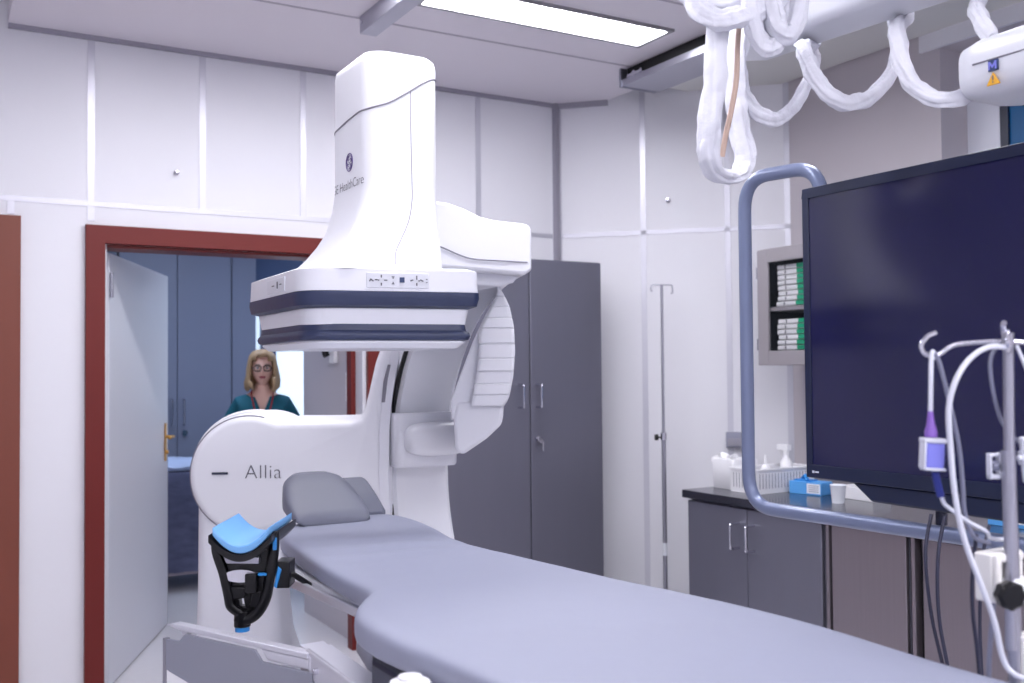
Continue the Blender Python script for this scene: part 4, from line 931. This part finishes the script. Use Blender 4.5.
lead([(1.162, .884, 1.521), (1.170, .882, 1.508), (1.179, .879, 1.474), (1.197, .882, 1.433), (1.215, .885, 1.384), (1.223, .886, 1.329), (1.229, .888, 1.288), (1.244, .885, 1.253), (1.28, .885, 1.24)], .0032, M['cordgrey'], 'grey_lead', 'thin grey lead slanting down from the curled hook beside the purple connector', 'cable')
lead([(1.254, .847, 1.53), (1.243, .850, 1.515), (1.24, .850, 1.493), (1.252, .852, 1.452), (1.274, .854, 1.415), (1.302, .846, 1.389), (1.34, .83, 1.38)], .0028, M['cordgrey'], 'grey_lead', 'thin grey lead looping behind the chrome pole top', 'cable')
lead([(1.262, .824, 1.530), (1.267, .817, 1.507), (1.278, .81, 1.473), (1.30, .80, 1.42), (1.32, .79, 1.36)], .0028, M['tubewhite'], 'pale_lead', 'pale lead dropping off to the right of the chrome pole top', 'cable')
lead([(1.238, .858, 1.19), (1.239, .853, 1.16), (1.243, .86, 1.12), (1.25, .87, 1.05), (1.256, .87, .95)], .0036, M['cordgrey'], 'grey_lead', 'short grey lead hanging below the cream holder bracket', 'cable')
lead([(1.30, .92, 1.245), (1.305, .93, 1.2), (1.308, .935, 1.13), (1.316, .93, 1.0), (1.33, .93, .6), (1.34, .93, .012)], .0032, M['corddark'], 'dark_lead', 'dark lead hanging behind the cream holder bracket', 'cable')
cl = thing('roller_clamp', 'small pale roller clamp held against the chrome pole', 'clamp', (1.242, .836, 1.355))
mc = Matrix.Translation(V((1.248, .853, 1.358))) @ Matrix.Rotation(-.5, 4, 'Z')
b = MB(); b.box(-.009, -.005, -.006, .006, -.018, .018, mc); b.box(.005, .009, -.006, .006, -.018, .018, mc); b.box(-.009, .009, -.006, .006, -.019, -.012, mc); b.box(-.007, .009, -.006, .006, .013, .018, mc); b.build('clamp_body', M['tubewhite'], cl, bevel=.0015)
b = MB(); b.cyl(mc @ V((-.005, -.002, .0)), mc @ V((.005, -.002, .0)), .007, n=18); b.build('roller', M['cordgrey'], cl)
cl2 = thing('stopcock', 'clear white stopcock at the frame edge right of the chrome pole', 'stopcock', (1.275, .83, 1.38))
b = MB(); b.cyl((1.27, .822, 1.40), (1.275, .82, 1.335), .006, n=14); b.cyl((1.262, .826, 1.37), (1.295, .81, 1.372), .0045, n=12); b.box(1.268, 1.285, .81, .83, 1.36, 1.38); b.build('stopcock_body', M['tubewhite'], cl2, bevel=.002)

for o in col.objects:
    if o not in before_pole and o.parent is None: o.location += V((.066, .044, -.002))

# ------------------------------------------------------------------ annex furniture
for i, (x0, x1) in enumerate(((.33, 1.18), (1.19, 2.035))):
    t = thing('wardrobe', ['blue-grey double-door wardrobe hidden partly by the open white door', 'blue-grey double-door wardrobe behind the woman in teal'][i], 'wardrobe', ((x0+x1)/2, 8.15, 0))
    b = MB(); b.box(x0, x1, 8.02, 8.34, 0.0, 2.72); b.build('carcass', M['wardrobe'], t)
    xm = (x0+x1)/2 + .005
    for a, c, hx in ((x0+.003, xm-.003, xm-.045), (xm+.003, x1-.003, xm+.045)):
        b = MB(); b.box(a, c, 7.998, 8.019, .08, 2.715); dr = b.build('door', M['wardrobe'], t, bevel=.003)
        b = MB(); bow(b, (hx, 7.998, 1.19), (0, -1, 0), .2, .008, .04); b.build('handle', M['chrome'], dr)
        if hx > xm:
            b = MB(); b.cyl((hx+.01, 7.998, 1.03), (hx+.01, 7.975, 1.03), .022); b.build('lock', M['chrome'], dr)
t = thing('wardrobe', 'narrow blue-grey end cupboard beside the bright tall window', 'wardrobe', (2.13, 8.15, 0))
b = MB(); b.box(2.04, 2.235, 8.02, 8.34, 0.0, 2.72); b.build('carcass', M['wardrobe'], t)
b = MB(); b.box(2.043, 2.232, 7.998, 8.019, .08, 2.715); b.build('door', M['wardrobe'], t, bevel=.003)

tr = thing('linen_trolley', 'low trolley under a dark blanket beyond the open white door', 'trolley', (1.45, 7.3, 0))
b = MB(); b.box(1.02, 1.98, 7.05, 7.6, .12, .80); b.build('trolley_frame', M['steelmid'], tr)
for x, y in ((1.08, 7.1), (1.92, 7.1), (1.08, 7.55), (1.92, 7.55)):
    b = MB(); b.cyl((x-.015, y, .05), (x+.015, y, .05), .05, n=18); b.cyl((x, y, .06), (x, y, .13), .012); b.build('caster', M['black'], tr)
b = MB(); rg = []
for k in range(30):
    x = .99 + 1.02*k/29; w_ = .012*math.sin(k*1.9)
    rg.append([V((x, y, z)) for y, z in ((7.03+w_, .14), (7.01+w_*1.5, .45), (7.015+w_*.5, .78), (7.03, .815), (7.3, .822), (7.6, .815), (7.62, .5), (7.62, .14), (7.6, .14), (7.6, .79), (7.3, .802), (7.045, .79), (7.035+w_*.5, .45), (7.05+w_, .14))])
b.rings(rg); tag(b.build('blanket', M['darkcloth'], smooth=60), 'dark blue-brown blanket draped over the low trolley', 'blanket')
b = MB(); rg = []
for k in range(14):
    x = 1.3+.5*k/13; w_ = .008*math.sin(k*1.3)
    rg.append([V((x, y, z)) for y, z in ((7.08, .825), (7.07, .85+w_), (7.12, .885+w_), (7.3, .90-w_), (7.5, .88+w_), (7.54, .84), (7.52, .825))])
b.rings(rg); tag(b.build('folded_sheet', M['bluecloth'], smooth=60), 'pale blue-white folded sheet lying on the dark blanket', 'sheet')
ph = thing('wall_phone', 'dark handset in a white cradle on the partition beyond the door', 'phone', (1.99, 5.6, 1.6))
b = MB(); b.box(1.975, 2.0, 5.47, 5.55, 1.545, 1.74); b.build('cradle', M['whiteplast'], ph, bevel=.004)
b = MB(); b.tube(spline([(1.955, 5.53, 1.74), (1.945, 5.53, 1.71), (1.952, 5.53, 1.66), (1.945, 5.53, 1.61), (1.955, 5.53, 1.585)], 6), .02, 12); b.build('handset', M['black'], ph)
ls = thing('light_switch', 'white double light switch on the partition beside the red door frame', 'light switch', (1.995, 5.29, 1.4))
b = MB(); b.box(1.992, 2.0, 5.245, 5.325, 1.33, 1.49); b.build('plate', M['whiteplast'], ls, bevel=.002)
for z in (1.365, 1.445):
    b = MB(); b.box(1.987, 1.993, 5.26, 5.31, z-.03, z+.03); b.build('rocker', M['cream'], ls, bevel=.002)

# ------------------------------------------------------------------ the woman beyond the door
def skinned(nodes, edges, sub=2):
    names = list(nodes); me = bpy.data.meshes.new('skin_tmp')
    me.from_pydata([nodes[n][0] for n in names], [(names.index(a), names.index(c)) for a, c in edges], [])
    o = bpy.data.objects.new('skin_tmp', me); col.objects.link(o)
    o.modifiers.new('s', 'SKIN').use_smooth_shade = True
    for i, n in enumerate(names):
        r = nodes[n][1]; d = me.skin_vertices[0].data[i]; d.radius = r if isinstance(r, tuple) else (r, r); d.use_root = (i == 0)
    s = o.modifiers.new('d', 'SUBSURF'); s.levels = sub; s.render_levels = sub
    dg = bpy.context.evaluated_depsgraph_get(); dg.update()
    m2 = bpy.data.meshes.new_from_object(o.evaluated_get(dg)); bpy.data.objects.remove(o); bpy.data.meshes.remove(me)
    return m2
pw = thing('person', 'woman with blonde hair, glasses, teal scrubs and red lanyard beyond the door', 'person', (1.87, 6.55, 0))
pw.rotation_euler.z = math.radians(-16)
N = {'pelvis': ((0, 0, .92), (.155, .11)), 'waist': ((0, 0, 1.06), (.125, .09)), 'chest': ((0, 0, 1.2), (.14, .1)), 'upper': ((0, .012, 1.305), (.115, .075)), 'neckb': ((0, .012, 1.365), (.055, .055)), 'neckt': ((0, -.004, 1.45), (.05, .052))}
Ed = [('pelvis', 'waist'), ('waist', 'chest'), ('chest', 'upper'), ('upper', 'neckb'), ('neckb', 'neckt')]
for s_, k in ((-1, 'l'), (1, 'r')):
    N.update({k+'sh': ((s_*.148, .012, 1.288), .054), k+'ua': ((s_*.205, .015, 1.18), .044), k+'el': ((s_*.228, .01, 1.06), .038), k+'wr': ((s_*.2, -.13, .90), (.026, .022)), k+'pa': ((s_*.18, -.19, .86), (.036, .017)),
              k+'hip': ((s_*.088, 0, .84), .092), k+'kn': ((s_*.09, -.005, .48), .058), k+'an': ((s_*.09, .02, .09), .037), k+'to': ((s_*.105, -.13, .04), .036)})
    Ed += [('upper', k+'sh'), (k+'sh', k+'ua'), (k+'ua', k+'el'), (k+'el', k+'wr'), (k+'wr', k+'pa'), ('pelvis', k+'hip'), (k+'hip', k+'kn'), (k+'kn', k+'an'), (k+'an', k+'to')]
    base = V((s_*.172, -.215, .848))
    for j, ln_ in enumerate((.062, .072, .068, .052)):
        off = V((s_*(.027-.018*j), 0, 0)); a = base+off; d1_ = V((-s_*.12, -.7, -.6)).normalized(); d2_ = V((-s_*.2, -.45, -.9)).normalized()
        N[k+'f%d' % j] = (tuple(a), .0085); N[k+'g%d' % j] = (tuple(a+d1_*ln_*.5), .0078); N[k+'h%d' % j] = (tuple(a+d1_*ln_*.5+d2_*ln_*.5), .0065)
        Ed += [(k+'pa', k+'f%d' % j), (k+'f%d' % j, k+'g%d' % j), (k+'g%d' % j, k+'h%d' % j)]
    th = V((s_*.178-s_*.045, -.175, .862)); N[k+'t0'] = (tuple(th), .010); N[k+'t1'] = (tuple(th+V((-s_*.014, -.03, -.012))), .0085)
    Ed += [(k+'pa', k+'t0'), (k+'t0', k+'t1')]
body = skinned(N, Ed)
b = MB(); b.bm.from_mesh(body)
# head
hcn = V((0, -.012, 1.516)); n0 = len(b.bm.verts)
rg = []
for j in range(25):
    phi = -PI/2 + PI*(.015+.97*j/24); ring = []
    for k in range(36):
        th = 2*PI*k/36; x, y, z = math.cos(phi)*math.sin(th), -math.cos(phi)*math.cos(th), math.sin(phi)
        f = max(0, -y)
        sx = 1 - (.30*max(0, -z)**1.3); yy = y
        d = 0.
        if y < 0:
            d += .024*math.exp(-(x/.13)**2-((z+.16)/.15)**2) + .010*math.exp(-(x/.10)**2-((z-.06)/.2)**2)
            d -= .012*(math.exp(-((x-.4)/.17)**2-((z-.06)/.12)**2)+math.exp(-((x+.4)/.17)**2-((z-.06)/.12)**2))
            d += .006*math.exp(-(x/.5)**2-((z-.24)/.1)**2) + .007*math.exp(-(x/.3)**2-((z+.47)/.10)**2) + .010*math.exp(-(x/.3)**2-((z+.8)/.16)**2)
            d += .005*(math.exp(-((x-.5)/.2)**2-((z+.2)/.2)**2)+math.exp(-((x+.5)/.2)**2-((z+.2)/.2)**2))
        ring.append(hcn + V((x*.073*sx, yy*.09*(1-.12*max(0, -z)*(y > 0)) - d, z*.112)))
    rg.append(ring)
b.rings(rg)
for s_ in (-1, 1):
    b.ell(hcn + V((s_*.073, .008, -.005)), (.008, .018, .03), 12, 8)
b.mi = 1
for s_ in (-1, 1): b.ell(hcn + V((s_*.029, -.073, .007)), (.0135, .011, .009), 14, 10)
b.mi = 2
for s_ in (-1, 1): b.ell(hcn + V((s_*.029, -.081, .007)), (.0055, .004, .0055), 10, 8)
b.mi = 3
b.ell(hcn + V((0, -.0905, -.049)), (.023, .006, .004), 16, 8); b.ell(hcn + V((0, -.089, -.057)), (.020, .007, .005), 16, 8)
b.mi = 4
for s_ in (-1, 1): b.tube(spline([hcn + V((s_*.014, -.088, .026)), hcn + V((s_*.028, -.087, .031)), hcn + V((s_*.046, -.074, .024))], 5), .0028, 6)
bodyo = b.build('body', [M['skin'], M['eyew'], M['iris'], M['lips'], M['hairdark']], pw, local=True, smooth=60, weld=False)
# scrubs
TN = {'p': ((0, 0, .80), (.19, .145)), 'w': ((0, 0, 1.0), (.158, .122)), 'c': ((0, -.003, 1.19), (.168, .128)), 'u': ((0, .012, 1.305), (.13, .092)), 'n': ((0, .012, 1.362), (.085, .072))}
TE = [('p', 'w'), ('w', 'c'), ('c', 'u'), ('u', 'n')]
for s_, k in ((-1, 'l'), (1, 'r')):
    TN.update({k+'s': ((s_*.138, .012, 1.282), .064), k+'a': ((s_*.192, .015, 1.19), .06), k+'e': ((s_*.214, .014, 1.13), .06)}); TE += [('u', k+'s'), (k+'s', k+'a'), (k+'a', k+'e')]
tm = skinned(TN, TE, 3); b = MB(); b.bm.from_mesh(tm)
for pc, pn in (((0, 0, 1.215), (1, 0, -.40)), ((0, 0, 1.215), (-1, 0, -.40)), ((0, 0, 1.375), (0, 0, 1))):
    bmesh.ops.bisect_plane(b.bm, geom=b.bm.verts[:]+b.bm.edges[:]+b.bm.faces[:], plane_co=pc, plane_no=V(pn).normalized())
kill = []
for f in b.bm.faces:
    c = f.calc_center_median()
    if c.z > 1.375 and math.hypot(c.x, c.y-.01) < .085: kill.append(f)
    elif c.y < -.0 and c.z > 1.215 and abs(c.x) < (c.z-1.215)*.40: kill.append(f)
    elif c.z < .79 and abs(f.normal.z) > .8: kill.append(f)
bmesh.ops.delete(b.bm, geom=kill, context='FACES')
top = b.build('scrub_top', M['teal'], pw, local=True, smooth=60, weld=False)
so_ = top.modifiers.new('thick', 'SOLIDIFY'); so_.thickness = .005; so_.offset = 0
PN = {'w': ((0, 0, .98), (.16, .12)), 'p': ((0, 0, .88), (.168, .13))}; PE = [('w', 'p')]
for s_, k in ((-1, 'l'), (1, 'r')):
    PN.update({k+'h': ((s_*.09, 0, .80), .108), k+'k': ((s_*.092, -.004, .48), .08), k+'a': ((s_*.092, .012, .09), .07)}); PE += [('p', k+'h'), (k+'h', k+'k'), (k+'k', k+'a')]
b = MB(); b.bm.from_mesh(skinned(PN, PE)); b.build('trousers', M['teal'], pw, local=True, smooth=60, weld=False)
for s_ in (-1, 1):
    b = MB(); b.rings([[V((s_*.1 + x, -.04+y, z)) for x, y in rrect(0, 0, hx, hy, hx*.95, 6)] for z, hx, hy in ((.0, .045, .13), (.01, .05, .135), (.05, .05, .13), (.075, .045, .11), (.09, .035, .07))]); b.build('shoe', M['whiteplast'], pw, local=True, smooth=60)
# hair, parted, to the shoulders
b = MB(); rg = []
HZ = [(1.648, .012, 0), (1.645, .04, 0), (1.632, .068, 0), (1.605, .09, 0), (1.57, .1, 0), (1.52, .108, .002), (1.47, .116, .004), (1.43, .124, .004), (1.395, .122, .002), (1.375, .10, 0)]
for z, r, g_ in HZ:
    ring = []
    for k in range(48):
        th = 2*PI*k/48; rr = r*(1 + .035*math.sin(th*9+z*30)+.02*math.sin(th*17+1))
        ring.append(V((math.sin(th)*rr*.93, -.008 + math.cos(th)*rr*(1.05 if math.cos(th) > 0 else 1.0)+.0, z + .012*math.sin(th*5)*(1.65-z)/.3)))
    rg.append(ring)
b.rings(rg, cap0=True, cap1=False)
kill = []
for f in b.bm.faces:
    c = f.calc_center_median(); a = abs(math.atan2(c.x, -(c.y+.008)))
    if c.z < 1.575 and a < .86 - (.18 if c.z < 1.45 else 0): kill.append(f)
    if c.z < 1.606 and a < .55: kill.append(f)
bmesh.ops.delete(b.bm, geom=list(set(kill)), context='FACES')
hr = b.build('hair', M['hair'], pw, local=True, smooth=60)
so_ = hr.modifiers.new('thick', 'SOLIDIFY'); so_.thickness = .018; so_.offset = -1
b = MB()
for s_ in (-1, 1):
    sg = lambda x: math.copysign(abs(x)**.6, x)
    b.tube([hcn + V((s_*.031 + .024*sg(math.cos(t*PI/12)), -.094 + .012*abs(math.cos(t*PI/12))*(1 if s_*math.cos(t*PI/12) > 0 else 0), .004 + .017*sg(math.sin(t*PI/12)))) for t in range(24)], .0036, 6, closed=True)
    b.tube([hcn + V((s_*.055, -.082, .008)), hcn + V((s_*.074, -.05, .008)), hcn + V((s_*.078, .005, .006))], .0022, 6)
b.tube([hcn + V((-.008, -.095, .006)), hcn + V((0, -.098, .009)), hcn + V((.008, -.095, .006))], .0024, 6)
b.build('glasses', M['black'], pw, local=True)
b = MB()
for s_ in (-1, 1): b.tube(spline([(s_*.062, .03, 1.385), (s_*.07, -.03, 1.365), (s_*.06, -.085, 1.30), (s_*.035, -.13, 1.20), (s_*.008, -.142, 1.12)], 6), .006, 8, flat=.4)
ly = b.build('lanyard', M['lanyard'], pw, local=True)
b = MB(); b.box(-.028, .028, -.152, -.148, 1.03, 1.12)
o = b.build('badge', M['card'], None); o.parent = ly; o.location = V((0, -.15, 1.075)) - LOCALPART[ly]; 

# ------------------------------------------------------------------ light and camera
w = bpy.data.worlds.new('world'); sc.world = w; w.use_nodes = True
w.node_tree.nodes['Background'].inputs[0].default_value = (.6, .68, .9, 1); w.node_tree.nodes['Background'].inputs[1].default_value = .25

cd = bpy.data.cameras.new('camera'); cam = bpy.data.objects.new('camera', cd); col.objects.link(cam); sc.camera = cam
cd.sensor_width = 36; cd.lens = 997/1024*36; cd.clip_start = .05
yw, pi_, ro_ = math.radians(30), math.radians(1.6), math.radians(.5)
Fv = V((math.sin(yw)*math.cos(pi_), math.cos(yw)*math.cos(pi_), math.sin(pi_)))
rr0 = V((math.cos(yw), -math.sin(yw), 0)); uu0 = rr0.cross(Fv)
Rv = rr0*math.cos(ro_) - uu0*math.sin(ro_); Uv = uu0*math.cos(ro_) + rr0*math.sin(ro_)
cam.matrix_world = Matrix(((Rv.x, Uv.x, -Fv.x, 0), (Rv.y, Uv.y, -Fv.y, 0), (Rv.z, Uv.z, -Fv.z, 1.5), (0, 0, 0, 1)))
cd.dof.use_dof = True; cd.dof.focus_distance = 2.6; cd.dof.aperture_fstop = 4.0

vs = sc.view_settings; vs.view_transform = 'Standard'; vs.look = 'None'; vs.gamma = 1; vs.use_curve_mapping = False; vs.exposure = 0.1
sc.cycles.use_denoising = True
